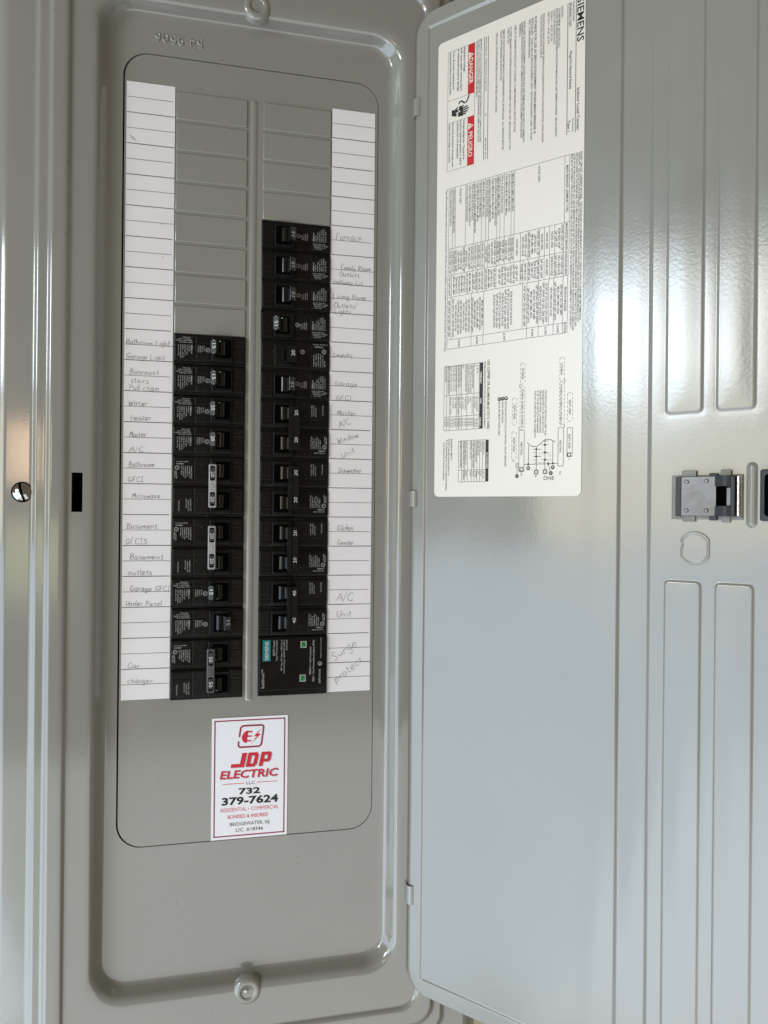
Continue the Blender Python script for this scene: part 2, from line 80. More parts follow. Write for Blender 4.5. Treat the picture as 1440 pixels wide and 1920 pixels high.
HANDW=[(0, 'Bathroom Light', 0.057, -8.5, 1.421, -8.491, 0.173), (0, 'Garage Light', 0.061, -8.961, 1.265, -8.957, 0.173), (0, 'Basement', 0.165, -9.458, 1.082, -9.459, 0.174), (0, 'stairs', 0.196, -9.741, 0.768, -9.743, 0.174), (0, 'Pull chain', 0.156, -9.967, 1.101, -9.973, 0.174), (0, 'Water', 0.146, -10.487, 0.746, -10.462, 0.174), (0, 'Heater', 0.207, -10.955, 0.865, -10.93, 0.174), (0, 'Master', 0.184, -11.495, 0.698, -11.478, 0.174), (0, 'A/C', 0.174, -11.983, 0.645, -11.97, 0.174), (0, 'Bathroom', 0.179, -12.468, 0.966, -12.45, 0.174), (0, 'GFCI', 0.141, -12.947, 0.64, -12.938, 0.174), (0, 'Microwave', 0.288, -13.469, 1.163, -13.457, 0.174), (0, 'Basement', 0.127, -14.458, 1.086, -14.454, 0.174), (0, 'GFCIS', 0.089, -14.952, 0.774, -14.952, 0.173), (0, 'Basement', 0.221, -15.455, 1.283, -15.46, 0.174), (0, 'outlets', 0.169, -15.949, 0.927, -15.956, 0.174), (0, 'Garage GFCI', 0.245, -16.473, 1.496, -16.491, 0.174), (0, 'Under Panel', 0.107, -16.95, 1.24, -16.971, 0.173), (0, 'Car', 0.197, -18.957, 0.568, -18.971, 0.174), (0, 'charger', 0.188, -19.45, 0.974, -19.483, 0.174), (1, 'Furnace', 6.841, -4.522, 7.746, -4.504, 0.27), (1, 'Family Room', 7.027, -5.531, 8.066, -5.503, 0.175), (1, 'Outlets.', 6.981, -5.758, 7.725, -5.749, 0.159), (1, 'Hallway Lit.', 6.759, -6.03, 7.842, -6.019, 0.159), (1, 'Living Room', 6.748, -6.532, 7.912, -6.527, 0.175), (1, 'Outlets/', 6.799, -6.847, 7.622, -6.82, 0.165), (1, 'Lights', 6.817, -7.052, 7.397, -7.044, 0.159), (1, 'Laundry', 6.8, -8.547, 7.476, -8.531, 0.191), (1, 'Garage', 6.841, -9.516, 7.648, -9.535, 0.175), (1, 'GFCI', 6.894, -10.006, 7.475, -10.013, 0.159), (1, 'Master', 6.947, -10.529, 7.609, -10.519, 0.159), (1, 'A/C', 7.032, -10.971, 7.434, -10.804, 0.197), (1, 'Window', 6.989, -11.53, 7.714, -11.242, 0.191), (1, 'Unit', 7.139, -12.003, 7.605, -11.783, 0.191), (1, 'Dishwasher', 6.999, -12.5, 7.808, -12.499, 0.165), (1, 'Kitchen', 6.986, -14.49, 7.551, -14.497, 0.197), (1, 'Counter', 6.991, -14.969, 7.556, -14.976, 0.159), (1, 'A/C', 6.978, -16.91, 7.574, -16.914, 0.286), (1, 'Unit', 6.983, -17.476, 7.515, -17.447, 0.223), (1, 'Surge', 6.918, -18.976, 7.752, -18.445, 0.302), (1, 'protect', 6.989, -19.726, 7.953, -18.996, 0.271)]
L_LINEWORD=[14.67, 3.864]
# ------------------------------------------------------------------ materials
MATS = {}
def new_mat(name, color, rough=0.5, metal=0.0, spec=0.5, bump=None, var=None, dust=None, rvar=0.0):
    m = bpy.data.materials.new(name); m.use_nodes = True
    nt = m.node_tree; b = nt.nodes['Principled BSDF']
    b.inputs['Base Color'].default_value = (*color, 1)
    b.inputs['Roughness'].default_value = rough
    b.inputs['Metallic'].default_value = metal
    b.inputs['Specular IOR Level'].default_value = spec
    tc = nt.nodes.new('ShaderNodeTexCoord')
    if bump:
        scale, strength, dist, detail = bump
        n = nt.nodes.new('ShaderNodeTexNoise'); n.inputs['Scale'].default_value = scale
        n.inputs['Detail'].default_value = detail; n.inputs['Roughness'].default_value = 0.45
        bp = nt.nodes.new('ShaderNodeBump'); bp.inputs['Strength'].default_value = strength
        bp.inputs['Distance'].default_value = dist
        nt.links.new(tc.outputs['Object'], n.inputs['Vector'])
        nt.links.new(n.outputs['Fac'], bp.inputs['Height'])
        nt.links.new(bp.outputs['Normal'], b.inputs['Normal'])
    if var:
        scale, amount = var
        n2 = nt.nodes.new('ShaderNodeTexNoise'); n2.inputs['Scale'].default_value = scale
        n2.inputs['Detail'].default_value = 4
        mr = nt.nodes.new('ShaderNodeMapRange')
        mr.inputs['From Min'].default_value = 0.3; mr.inputs['From Max'].default_value = 0.7
        mr.inputs['To Min'].default_value = 1 - amount; mr.inputs['To Max'].default_value = 1 + amount
        mx = nt.nodes.new('ShaderNodeMix'); mx.data_type = 'RGBA'; mx.blend_type = 'MULTIPLY'
        mx.inputs['Factor'].default_value = 1.0
        mx.inputs[6].default_value = (*color, 1)
        nt.links.new(tc.outputs['Object'], n2.inputs['Vector'])
        nt.links.new(n2.outputs['Fac'], mr.inputs['Value'])
        nt.links.new(mr.outputs['Result'], mx.inputs[7])
        nt.links.new(mx.outputs[2], b.inputs['Base Color'])
        if rvar:
            mr2 = nt.nodes.new('ShaderNodeMapRange')
            mr2.inputs['From Min'].default_value = 0.3; mr2.inputs['From Max'].default_value = 0.7
            mr2.inputs['To Min'].default_value = rough - rvar; mr2.inputs['To Max'].default_value = rough + rvar
            nt.links.new(n2.outputs['Fac'], mr2.inputs['Value'])
            nt.links.new(mr2.outputs['Result'], b.inputs['Roughness'])
    if dust:
        src = b.inputs['Base Color'].links[0].from_socket
        vo = nt.nodes.new('ShaderNodeTexNoise'); vo.inputs['Scale'].default_value = 330; vo.inputs['Detail'].default_value = 3
        cr = nt.nodes.new('ShaderNodeMapRange'); cr.inputs['From Min'].default_value = dust[0]; cr.inputs['From Max'].default_value = dust[0] + .03
        mx2 = nt.nodes.new('ShaderNodeMix'); mx2.data_type = 'RGBA'
        mx2.inputs[7].default_value = (*dust[1], 1)
        ml = nt.nodes.new('ShaderNodeMath'); ml.operation = 'MULTIPLY'; ml.inputs[1].default_value = dust[2]
        nt.links.new(tc.outputs['Object'], vo.inputs['Vector']); nt.links.new(vo.outputs['Fac'], cr.inputs['Value'])
        nt.links.new(cr.outputs['Result'], ml.inputs[0]); nt.links.new(ml.outputs[0], mx2.inputs['Factor'])
        nt.links.new(src, mx2.inputs[6]); nt.links.new(mx2.outputs[2], b.inputs['Base Color'])
    MATS[name] = m
    return m
new_mat('grey_enamel', (0.235, 0.229, 0.201), 0.16, 0, 0.9, bump=(420, 0.05, 0.0003, 2.0), var=(9, 0.035), rvar=0.045, dust=(0.71, (0.10, 0.095, 0.08), 0.5))
new_mat('trim_enamel', (0.235, 0.229, 0.201), 0.105, 0, 0.9, bump=(420, 0.04, 0.0003, 2.0), var=(9, 0.035), rvar=0.03, dust=(0.71, (0.10, 0.095, 0.08), 0.5))
new_mat('door_enamel', (0.235, 0.229, 0.201), 0.18, 0, 0.9, bump=(420, 0.09, 0.0004, 1.5), var=(8, 0.035), rvar=0.05, dust=(0.735, (0.33, 0.32, 0.30), 0.35))
new_mat('black_plastic', (0.005, 0.0045, 0.0042), 0.34, 0, 0.22, bump=(900, 0.06, 0.0003, 2.0), var=(40, 0.25), rvar=0.08, dust=(0.68, (0.10, 0.095, 0.085), 0.45))
new_mat('black_gloss', (0.004, 0.004, 0.004), 0.16, 0, 0.3, var=(60, 0.2), rvar=0.05)
new_mat('handle_grey', (0.045, 0.045, 0.044), 0.45, 0, 0.2, var=(60, 0.12))
new_mat('handle_black', (0.006, 0.006, 0.006), 0.13, 0, 0.45, var=(60, 0.15))
new_mat('tie_grey', (0.30, 0.29, 0.28), 0.4, 0, 0.5, var=(50, 0.1))
new_mat('tie_dark', (0.07, 0.07, 0.07), 0.4, 0, 0.5, var=(50, 0.1))
new_mat('print_white', (0.34, 0.33, 0.31), 0.6, 0, 0.1, var=(300, 0.3))
new_mat('number_white', (0.5, 0.5, 0.48), 0.6, 0, 0.2)
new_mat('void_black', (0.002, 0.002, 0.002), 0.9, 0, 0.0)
new_mat('paper', (0.74, 0.70, 0.695), 0.75, 0, 0.2, bump=(260, 0.08, 0.0005, 3.0), var=(26, 0.022))
new_mat('rule_line', (0.10, 0.095, 0.09), 0.8, 0, 0.1, var=(120, 0.3))
new_mat('pencil', (0.17, 0.165, 0.16), 0.5, 0, 0.3, var=(400, 0.35))
new_mat('label_white', (0.69, 0.64, 0.565), 0.34, 0, 0.5, bump=(160, 0.03, 0.0006, 2.0), var=(14, 0.012))
new_mat('label_ink', (0.018, 0.018, 0.02), 0.5, 0, 0.3)
new_mat('label_red', (0.46, 0.006, 0.010), 0.42, 0, 0.4)
new_mat('sticker_white', (0.78, 0.77, 0.80), 0.3, 0, 0.4)
new_mat('sticker_red', (0.56, 0.008, 0.03), 0.35, 0, 0.4)
new_mat('sticker_dark_red', (0.27, 0.015, 0.045), 0.35, 0, 0.4)
new_mat('sticker_shadow', (0.33, 0.33, 0.36), 0.4, 0, 0.4)
new_mat('teal', (0.0, 0.15, 0.15), 0.4, 0, 0.4)
new_mat('green_flag', (0.01, 0.16, 0.035), 0.3, 0, 0.5)
new_mat('zinc', (0.60, 0.59, 0.57), 0.22, 1.0, 0.5, bump=(700, 0.35, 0.0008, 2), var=(80, 0.15), rvar=0.08)
new_mat('chrome', (0.42, 0.41, 0.39), 0.12, 1.0, 0.5, bump=(300, 0.06, 0.0004, 2))
new_mat('latch_metal', (0.105, 0.105, 0.11), 0.33, 1.0, 0.5, bump=(120, 0.2, 0.0008, 4), var=(55, 0.4), rvar=0.12)
new_mat('latch_plastic', (0.035, 0.038, 0.043), 0.35, 0, 0.2)
new_mat('latch_clear', (0.17, 0.165, 0.15), 0.25, 0, 0.35, var=(90, 0.15))
new_mat('wall_paint', (0.45, 0.37, 0.28), 0.8, 0, 0.2, bump=(120, 0.3, 0.001, 3), var=(6, 0.05))

# ------------------------------------------------------------------ mesh helpers
class Frame:
    def __init__(s, o, ex, ey, en):
        s.o, s.ex, s.ey, s.en = Vector(o), Vector(ex), Vector(ey), Vector(en)
    def w(s, p):
        return (s.o + s.ex * p[0] + s.ey * p[1] + s.en * p[2]) * IN
# a = right, b = up, c = out of the wall, all inches
PANEL = Frame((0, 0, ZOFF / IN), (1, 0, 0), (0, 0, 1), (0, -1, 0))
LOCAL = Frame((0, 0, 0), (1, 0, 0), (0, 0, 1), (0, -1, 0))
DB = math.radians(46.98)
DOOR = Frame((9.51, -0.60, ZOFF / IN), (math.cos(DB), -math.sin(DB), 0), (0, 0, 1), (-math.sin(DB), -math.cos(DB), 0))

class MB:
    def __init__(s, frame=PANEL):
        s.F = frame; s.v = []; s.f = []; s.m = []; s.s = []
    def add(s, pts, faces, mat=0, smooth=False):
        n = len(s.v)
        s.v += [s.F.w(p) for p in pts]
        for f in faces:
            s.f.append(tuple(i + n for i in f)); s.m.append(mat); s.s.append(smooth)
    def quad(s, a0, a1, b0, b1, c, mat=0):
        s.add([(a0, b0, c), (a1, b0, c), (a1, b1, c), (a0, b1, c)], [(0, 1, 2, 3)], mat)
    def loops(s, loops, mat=0, smooth=True, cap=True, capb=False):
        n = len(loops[0]); pts = [p for l in loops for p in l]; fs = []
        for i in range(len(loops) - 1):
            for j in range(n):
                k = (j + 1) % n
                fs.append((i * n + j, i * n + k, (i + 1) * n + k, (i + 1) * n + j))
        s.add(pts, fs, mat, smooth)
        if cap:
            s.add(list(loops[-1]), [tuple(range(n))], mat, False)
        if capb:
            s.add(list(loops[0])[::-1], [tuple(range(n))], mat, False)
    def rbox(s, a0, a1, b0, b1, c0, c1, r=0.03, bev=0.02, mat=0, n=3, nb=2, cap=True):
        """box standing out of the surface: rounded corners in plan, rounded top edge"""
        L = [[(x, y, c0) for x, y in rrect(a0, a1, b0, b1, r, n)]]
        for i in range(nb + 1):
            t = i / nb * math.pi / 2
            d = bev * (1 - math.cos(t)); z = c1 - bev + bev * math.sin(t)
            L.append([(x, y, z) for x, y in rrect(a0 + d, a1 - d, b0 + d, b1 - d, max(r - d, 0.002), n)])
        s.loops(L, mat, True, cap)
    def prism_ac(s, poly, b0, b1, mat=0, smooth=False):
        """polygon in the a-c plane swept along b"""
        n = len(poly)
        pts = [(a, b0, c) for a, c in poly] + [(a, b1, c) for a, c in poly]
        s.add(pts, [(j, (j + 1) % n, n + (j + 1) % n, n + j) for j in range(n)], mat, smooth)
        s.add([(a, b0, c) for a, c in poly], [tuple(range(n))[::-1]], mat)
        s.add([(a, b1, c) for a, c in poly], [tuple(range(n))], mat)
    def lathe(s, a, b, prof, n=32, mat=0, cap=True):
        """prof = [(radius, c)] about the outward axis"""
        L = []
        for r, c in prof:
            L.append([(a + r * math.cos(2 * math.pi * j / n), b + r * math.sin(2 * math.pi * j / n), c) for j in range(n)])
        s.loops(L, mat, True, cap)
    def disc(s, a, b, r, c, mat=0, n=20, r0=0.0):
        o = [(a + r * math.cos(2 * math.pi * j / n), b + r * math.sin(2 * math.pi * j / n), c) for j in range(n)]
        if r0:
            i = [(a + r0 * math.cos(2 * math.pi * j / n), b + r0 * math.sin(2 * math.pi * j / n), c) for j in range(n)]
            s.add(o + i, [(j, (j + 1) % n, n + (j + 1) % n, n + j) for j in range(n)], mat)
        else:
            s.add(o, [tuple(range(n))], mat)
    def ribbon(s, pts, w, c, mat=0):
        """flat stroke of width w through 2-D points"""
        n = len(pts); P = []
        for i, (x, y) in enumerate(pts):
            x0, y0 = pts[max(i - 1, 0)]; x1, y1 = pts[min(i + 1, n - 1)]
            dx, dy = x1 - x0, y1 - y0; l = math.hypot(dx, dy) or 1
            ww = w[i] if isinstance(w, (list, tuple)) else w
            nx, ny = -dy / l * ww / 2, dx / l * ww / 2
            P += [(x + nx, y + ny, c), (x - nx, y - ny, c)]
        s.add(P, [(2 * i, 2 * i + 1, 2 * i + 3, 2 * i + 2) for i in range(n - 1)], mat)
    def text(s, body, a, b, length=None, cap=0.1, ang=0.0, c=0.01, mat=0, bold=0, shear=0.0, align='L', fit=True):
        vs, fs, w, ch = glyphs(body, bold)
        if not vs: return
        ky = cap / ch
        kx = length / w if (length and fit) else ky
        off = {'L': 0, 'C': -w * kx / 2, 'R': -w * kx}[align]
        ca, sa = math.cos(ang), math.sin(ang)
        P = []
        for x, y in vs:
            X, Y = x * kx + off + shear * y * ky, y * ky
            pa = a + X * ca - Y * sa
            P.append((pa, b + X * sa + Y * ca, c(pa) if callable(c) else c))
        s.add(P, fs, mat)
    def build(s, name, mats, parent=None, sharp=35):
        me = bpy.data.meshes.new(name)
        base = parent_base(parent)
        me.from_pydata([tuple(v - base) for v in s.v], [], s.f)
        for m in (mats if isinstance(mats, (list, tuple)) else [mats]):
            me.materials.append(MATS[m])
        me.polygons.foreach_set('material_index', s.m)
        me.polygons.foreach_set('use_smooth', s.s)
        if any(s.s):
            me.set_sharp_from_angle(angle=math.radians(sharp))
        me.update()
        return link(name, me, parent)

BASE = {}
def parent_base(p):
    return BASE.get(p.name, Vector((0, 0, 0))) if p else Vector((0, 0, 0))
def link(name, data, parent=None):
    o = bpy.data.objects.new(name, data)
    col.objects.link(o)
    if parent:
        o.parent = parent
        BASE[o.name] = parent_base(parent)
    return o
def thing(name, loc, label, cat, group=None, rot=None, local=False):
    o = bpy.data.objects.new(name, None)
    o.empty_display_size = 0.02
    col.objects.link(o)
    o.location = loc
    if rot: o.rotation_euler = rot
    BASE[o.name] = Vector((0, 0, 0)) if local else Vector(loc)
    o['label'] = label; o['category'] = cat
    if group: o['group'] = group
    return o

def rrect(a0, a1, b0, b1, r, n=4, extra=None):
    """rounded rectangle, counter-clockwise from the lower left corner; extra = heights added on the left side"""
    P = []
    for cx, cy, t0 in ((a0 + r, b0 + r, 180), (a1 - r, b0 + r, 270), (a1 - r, b1 - r, 0), (a0 + r, b1 - r, 90)):
        for i in range(n + 1):
            t = math.radians(t0 + 90 * i / n)
            P.append((cx + r * math.cos(t), cy + r * math.sin(t)))
    if extra:
        for e in sorted(extra, reverse=True):
            P.append((a0, e))
    return P

_G = {}
def glyphs(body, bold=0):
    key = (body, bold)
    if key in _G: return _G[key]
    def mesh_of(t):
        cu = bpy.data.curves.new('t', 'FONT'); cu.body = t; cu.size = 1.0
        cu.resolution_u = 2; cu.fill_mode = 'FRONT'; cu.dimensions = '2D'
        if bold: cu.offset = 0.016 * bold
        o = bpy.data.objects.new('t', cu); col.objects.link(o)
        dg = bpy.context.evaluated_depsgraph_get()
        me = bpy.data.meshes.new_from_object(o.evaluated_get(dg))
        v = [(p.co.x, p.co.y) for p in me.vertices]; f = [tuple(p.vertices) for p in me.polygons]
        bpy.data.objects.remove(o); bpy.data.curves.remove(cu); bpy.data.meshes.remove(me)
        return v, f
    if ('H', bold) not in _G and body != 'H':
        glyphs('H', bold)
    v, f = mesh_of(body)
    if not v:
        _G[key] = ([], [], 1, 1); return _G[key]
    x0 = min(p[0] for p in v); x1 = max(p[0] for p in v)
    v = [(p[0] - x0, p[1]) for p in v]
    ch = max(p[1] for p in v) if body == 'H' else _G[('H', bold)][3]
    _G[key] = (v, f, max(x1 - x0, 1e-4), ch)
    return _G[key]

def smooth(pts):
    if len(pts) < 3: return pts
    out = []; P = [pts[0]] + pts + [pts[-1]]
    for i in range(1, len(P) - 2):
        for k in range(4):
            t = k / 4
            out.append(tuple(.5 * (2 * P[i][d] + (-P[i - 1][d] + P[i + 1][d]) * t + (2 * P[i - 1][d] - 5 * P[i][d] + 4 * P[i + 1][d] - P[i + 2][d]) * t * t + (-P[i - 1][d] + 3 * P[i][d] - 3 * P[i + 1][d] + P[i + 2][d]) * t ** 3) for d in (0, 1)))
    return out + [pts[-1]]
rnd = random.Random(7)

# ------------------------------------------------------------------ setting: the wall behind
w = MB(PANEL)
w.add([(-60, -70, -4.0), (80, -70, -4.0), (80, 60, -4.0), (-60, 60, -4.0)], [(0, 1, 2, 3)])
wo = w.build('wall', 'wall_paint'); wo['kind'] = 'structure'

# ------------------------------------------------------------------ electrical panel: box, trim, cover plate
ploc = PANEL.w((4.12, -33.2, -4.0))
panel = thing('electrical_panel', ploc, 'grey steel electrical panel with its door swung open to the right', 'electrical panel')
m = MB()
m.add([(-3.2, -32.8, -4.0), (11.5, -32.8, -4.0), (11.5, 5.9, -4.0), (-3.2, 5.9, -4.0),
       (-3.2, -32.8, 0.0), (11.5, -32.8, 0.0), (11.5, 5.9, 0.0), (-3.2, 5.9, 0.0)],
      [(0, 1, 5, 4), (1, 2, 6, 5), (2, 3, 7, 6), (3, 0, 4, 7)])
m.add([(-3.15, -32.75, -3.9), (11.45, -32.75, -3.9), (11.45, 5.85, -3.9), (-3.15, 5.85, -3.9)], [(0, 1, 2, 3)], 1)
m.build('enclosure_box', ['grey_enamel', 'void_black'], panel)

# trim: one pressed sheet, described by nested rounded rectangles from the outer edge inwards
def interp(x, xs, ys):
    for i in range(len(xs) - 1):
        if x <= xs[i + 1] or i == len(xs) - 2:
            t = (x - xs[i]) / (xs[i + 1] - xs[i]); return ys[i] + t * (ys[i + 1] - ys[i])
AX = [-4.05, -1.546, -0.72, -0.39]
def trim_loop(x, c, rad):
    b = interp(x, AX, [-33.6, -30.80, -29.37, -29.05])
    t = interp(x, AX, [6.3, 3.90, 2.45, 2.18])
    r = interp(x, AX, [12.2, 9.80, 8.99, 8.60])
    return [(p[0], p[1], c) for p in rrect(x, r, b, t, rad, 14, (SLOT[2], SLOT[3]))]
SLOT = (-1.448, -1.125, -13.93, -12.70)
PROF = [(-4.05, -0.60, .30), (-4.05, -.25, .30), (-4.03, -.18, .30), (-3.98, -0.10, .30), (-3.90, -0.02, .32), (-3.72, 0.16, .34), (-3.60, 0.245, .34), (-3.52, 0.280, .34),
        (-3.45, 0.300, .34), (-3.40, 0.309, .36), (-3.37, 0.3107, .37), (-2.72, 0.3477, .54), (-2.68, 0.350, .55), (-2.62, 0.360, .58), (-2.58, 0.380, .6), (-2.535, 0.430, .6), (-2.505, 0.455, .6), (-2.46, 0.465, .6), (-2.43, 0.4657, .6), (-2.29, 0.4693, .61),
        (-2.26, 0.470, .62), (-2.20, 0.478, .62), (-2.165, 0.500, .62), (-2.12, 0.570, .62), (-2.09, 0.597, .62), (-2.04, 0.610, .62), (-2.0, 0.6103, .62), (-1.80, 0.6117, .63),
        (-1.76, 0.612, .64), (-1.68, 0.605, .65), (-1.62, 0.585, .66), (-1.585, 0.545, .66), (-1.565, 0.512, .66), (-1.545, 0.500, .66), (-1.52, 0.500, .66),
        (SLOT[0], 0.500, .68), (SLOT[1], 0.500, .90), (-0.98, 0.500, .98), (-0.90, 0.496, 1.0), (-0.83, 0.480, 1.0), (-0.77, 0.445, 1.0), (-0.72, 0.385, .99), (-0.685, 0.32, .97),
        (-0.56, 0.10, .85), (-0.52, 0.055, .82), (-0.46, 0.030, .78), (-0.39, 0.020, .74), (-0.30, 0.018, .68)]
loops = [trim_loop(x, c, r) for x, c, r in PROF]
PLATE = (-0.06, 8.28, -24.78, 0.95)
hole = [(p[0], p[1], 0.018) for p in rrect(PLATE[0] - .05, PLATE[1] + .02, PLATE[2] - .022, PLATE[3] + .028, 0.80, 14, (SLOT[2], SLOT[3]))]
hole2 = [(p[0], p[1], -0.08) for p in hole]
loops += [hole, hole2]
m = MB()
n = len(loops[0]); pts = [p for l in loops for p in l]; fs = []
slot_i = [i for i, p in enumerate(PROF) if p[0] == SLOT[0]][0]
for i in range(len(loops) - 1):
    for j in range(n):
        k = (j + 1) % n
        if i == slot_i and j == n - 2: continue            # the strike slot is a real hole
        fs.append((i * n + j, i * n + k, (i + 1) * n + k, (i + 1) * n + j))
m.add(pts, fs, 0, True)
# turned-in edges of the strike slot
s0, s1, s2, s3 = SLOT
for q in (((s0, s2), (s1, s2)), ((s1, s2), (s1, s3)), ((s1, s3), (s0, s3)), ((s0, s3), (s0, s2))):
    (xa, ya), (xb, yb) = q
    m.add([(xa, ya, .5), (xb, yb, .5), (xb, yb, .40), (xa, ya, .40)], [(0, 1, 2, 3)])
trim = m.build('trim', ['trim_enamel'], panel, 50)
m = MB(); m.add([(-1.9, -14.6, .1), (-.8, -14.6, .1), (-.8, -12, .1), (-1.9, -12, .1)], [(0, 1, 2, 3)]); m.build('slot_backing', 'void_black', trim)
# number pressed into the trim, upside down
DIG = {'5': "5 10,1 10,.8 6,3.5 6.4,5.2 4,4.4 1,2 0,.4 1", '4': "4.2 0,4.2 10,.2 3.2,5.6 3.2", '9': "5 7.5,3.8 5.2,1.4 5.6,.6 8,2.2 10,4.4 9.4,5 7,4.6 3,2.6 0,1 .6", '0': "2.8 10,.8 8,.6 3,2.6 0,5 2,5.2 7.4,2.8 10", '6': "4.6 9.6,2.4 9.2,.8 5.6,.8 2,2.6 0,4.8 1.4,4.8 4,3 5.4,.9 4"}
def ridge(mb, pts, w_, h, c):
    P = []; n_ = len(pts)
    for i, (x, y) in enumerate(pts):
        x0, y0 = pts[max(i - 1, 0)]; x1, y1 = pts[min(i + 1, n_ - 1)]; l = math.hypot(x1 - x0, y1 - y0) or 1
        nx, ny = -(y1 - y0) / l, (x1 - x0) / l
        for k, hh in ((-1, -.01), (-.6, .7), (0, 1), (.6, .7), (1, -.01)):
            P.append((x + nx * k * w_ / 2, y + ny * k * w_ / 2, c + h * hh))
    mb.add(P, [(i * 5 + k, (i + 1) * 5 + k, (i + 1) * 5 + k + 1, i * 5 + k + 1) for i in range(n_ - 1) for k in range(4)], 0, True)
m = MB(); x = 0
for ch in '54 9506':
    if ch != ' ':
        pp = smooth([tuple(float(q) for q in p.split()) for p in DIG[ch].split(',')])
        ridge(m, [(2.36 - (x + px) * .0295, 1.67 - py * .027) for px, py in pp], .062, .03, .017)
    x += 8.2 if ch != ' ' else 4
m.build('pressed_number', 'grey_enamel', trim)
# screw bosses with their screws
def screw_head(a, b, r, c, name, mat, parent, slot_ang, cross, dome, h0):
    s = MB(); N, M = 24, 120; P = []; low = []
    for i in range(N + 1):
        rr = r * i / N
        for j in range(M):
            t = 2 * math.pi * j / M; x, y = rr * math.cos(t), rr * math.sin(t)
            z = h0 + dome * (1 - (rr / r) ** 2)
            if i == N: z = h0 - 0.05
            d = 0
            for ang in ([slot_ang, slot_ang + math.pi / 2] if cross else [slot_ang]):
                px = abs(-x * math.sin(ang) + y * math.cos(ang)); ln = abs(x * math.cos(ang) + y * math.sin(ang))
                lim = r * (0.62 if cross else 0.97)
                if px < r * (0.17 if cross else 0.11) and ln < lim: d = max(d, r * 0.42)
            P.append((a + x, b + y, c + z - d)); low.append(d > 0)
    fs = [(i * M + j, i * M + (j + 1) % M, (i + 1) * M + (j + 1) % M, (i + 1) * M + j) for i in range(N) for j in range(M)]
    s.add(P, fs, 0, True)
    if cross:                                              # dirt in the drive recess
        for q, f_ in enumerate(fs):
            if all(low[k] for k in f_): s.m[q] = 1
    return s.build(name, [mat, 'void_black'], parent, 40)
for bz in (-29.62, 2.74):
    up_ = 1 if bz < 0 else -1
    m = MB()
    m.lathe(4.10, bz, [(0.50, 0.30), (0.47, 0.42), (0.43, 0.485), (0.38, 0.525), (0.32, 0.545), (0.27, 0.545), (0.23, 0.53), (0.205, 0.505), (0.195, 0.46), (0.19, 0.30), (0.185, 0.10), (0.03, 0.09)], 40)
    boss = m.build('screw_boss', 'grey_enamel', panel, 60)
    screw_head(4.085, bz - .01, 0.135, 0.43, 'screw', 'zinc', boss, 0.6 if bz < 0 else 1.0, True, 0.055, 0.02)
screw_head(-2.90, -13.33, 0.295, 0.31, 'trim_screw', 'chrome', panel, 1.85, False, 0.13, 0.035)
m = MB(); m.lathe(-2.90, -13.33, [(.318, .26), (.318, .352), (.300, .356), (.2, .356)], 40); m.build('screw_shadow_ring', 'void_black', panel)  # black ring painted in as the shadow gap around the screw head

# cover plate with the two breaker openings
import bmesh
OFF = -0.06
CL, CR = (1.53, 3.85), (4.34, 6.66)
def filled(outline, holes, c, name, mat, parent, depth):
    bm = bmesh.new(); edges = []
    for lp in [outline] + holes:
        vs = [bm.verts.new(PANEL.w((x, y, c)) - parent_base(parent)) for x, y in lp]
        edges += [bm.edges.new((vs[i], vs[(i + 1) % len(vs)])) for i in range(len(vs))]
    bmesh.ops.triangle_fill(bm, use_beauty=True, use_dissolve=False, edges=edges)
    bmesh.ops.recalc_face_normals(bm, faces=bm.faces)
    for f in bm.faces:
        if f.normal.y > 0: f.normal_flip()
    r = bmesh.ops.extrude_edge_only(bm, edges=[e for e in bm.edges if e.is_boundary])
    for v in r['geom']:
        if isinstance(v, bmesh.types.BMVert): v.co.y += depth * IN
    me = bpy.data.meshes.new(name); bm.to_mesh(me); bm.free()
    me.materials.append(MATS[mat]); return link(name, me, parent)
holes = [[(CL[0] + .01, -8 + OFF - .04), (CL[0] + .01, -20 + OFF + .02), (CL[1] - .01, -20 + OFF + .02), (CL[1] - .01, -8 + OFF - .04)],
         [(CR[0] + .01, -4 + OFF - .04), (CR[0] + .01, -20 + OFF + .02), (CR[1] - .01, -20 + OFF + .02), (CR[1] - .01, -4 + OFF - .04)]]
plate = filled(rrect(*PLATE, 0.78, 14), holes, 0.0, 'cover_plate', 'grey_enamel', panel, 0.08)
for cx, cnt in ((CL, 8), (CR, 4)):
    for k in range(cnt):
        m = MB(); z1 = OFF - k - 0.075; z0 = OFF - k - 0.985
        dx = rnd.uniform(-.008, .008); dc = rnd.uniform(-.006, .004)
        m.rbox(cx[0] + .02 + dx, cx[1] - .01 + dx, z0, z1, -0.01, 0.045 + dc, 0.04, 0.03, 0, 3, 3)
        m.build('twistout', 'grey_enamel', plate, 60)
# long stiffening bead between the columns
m = MB()
L = []
for d, c in ((0, -0.005), (0.03, 0.004), (0.055, 0.016), (0.085, 0.028), (0.12, 0.031)):
    L.append([(x, y, c) for x, y in rrect(3.92 + d, 4.20 - d, -20.25 + d, -0.06 - d, 0.135 - d + .004, 8)])
m.loops(L, 0, True)
m.build('stiffening_bead', 'grey_enamel', plate, 60)

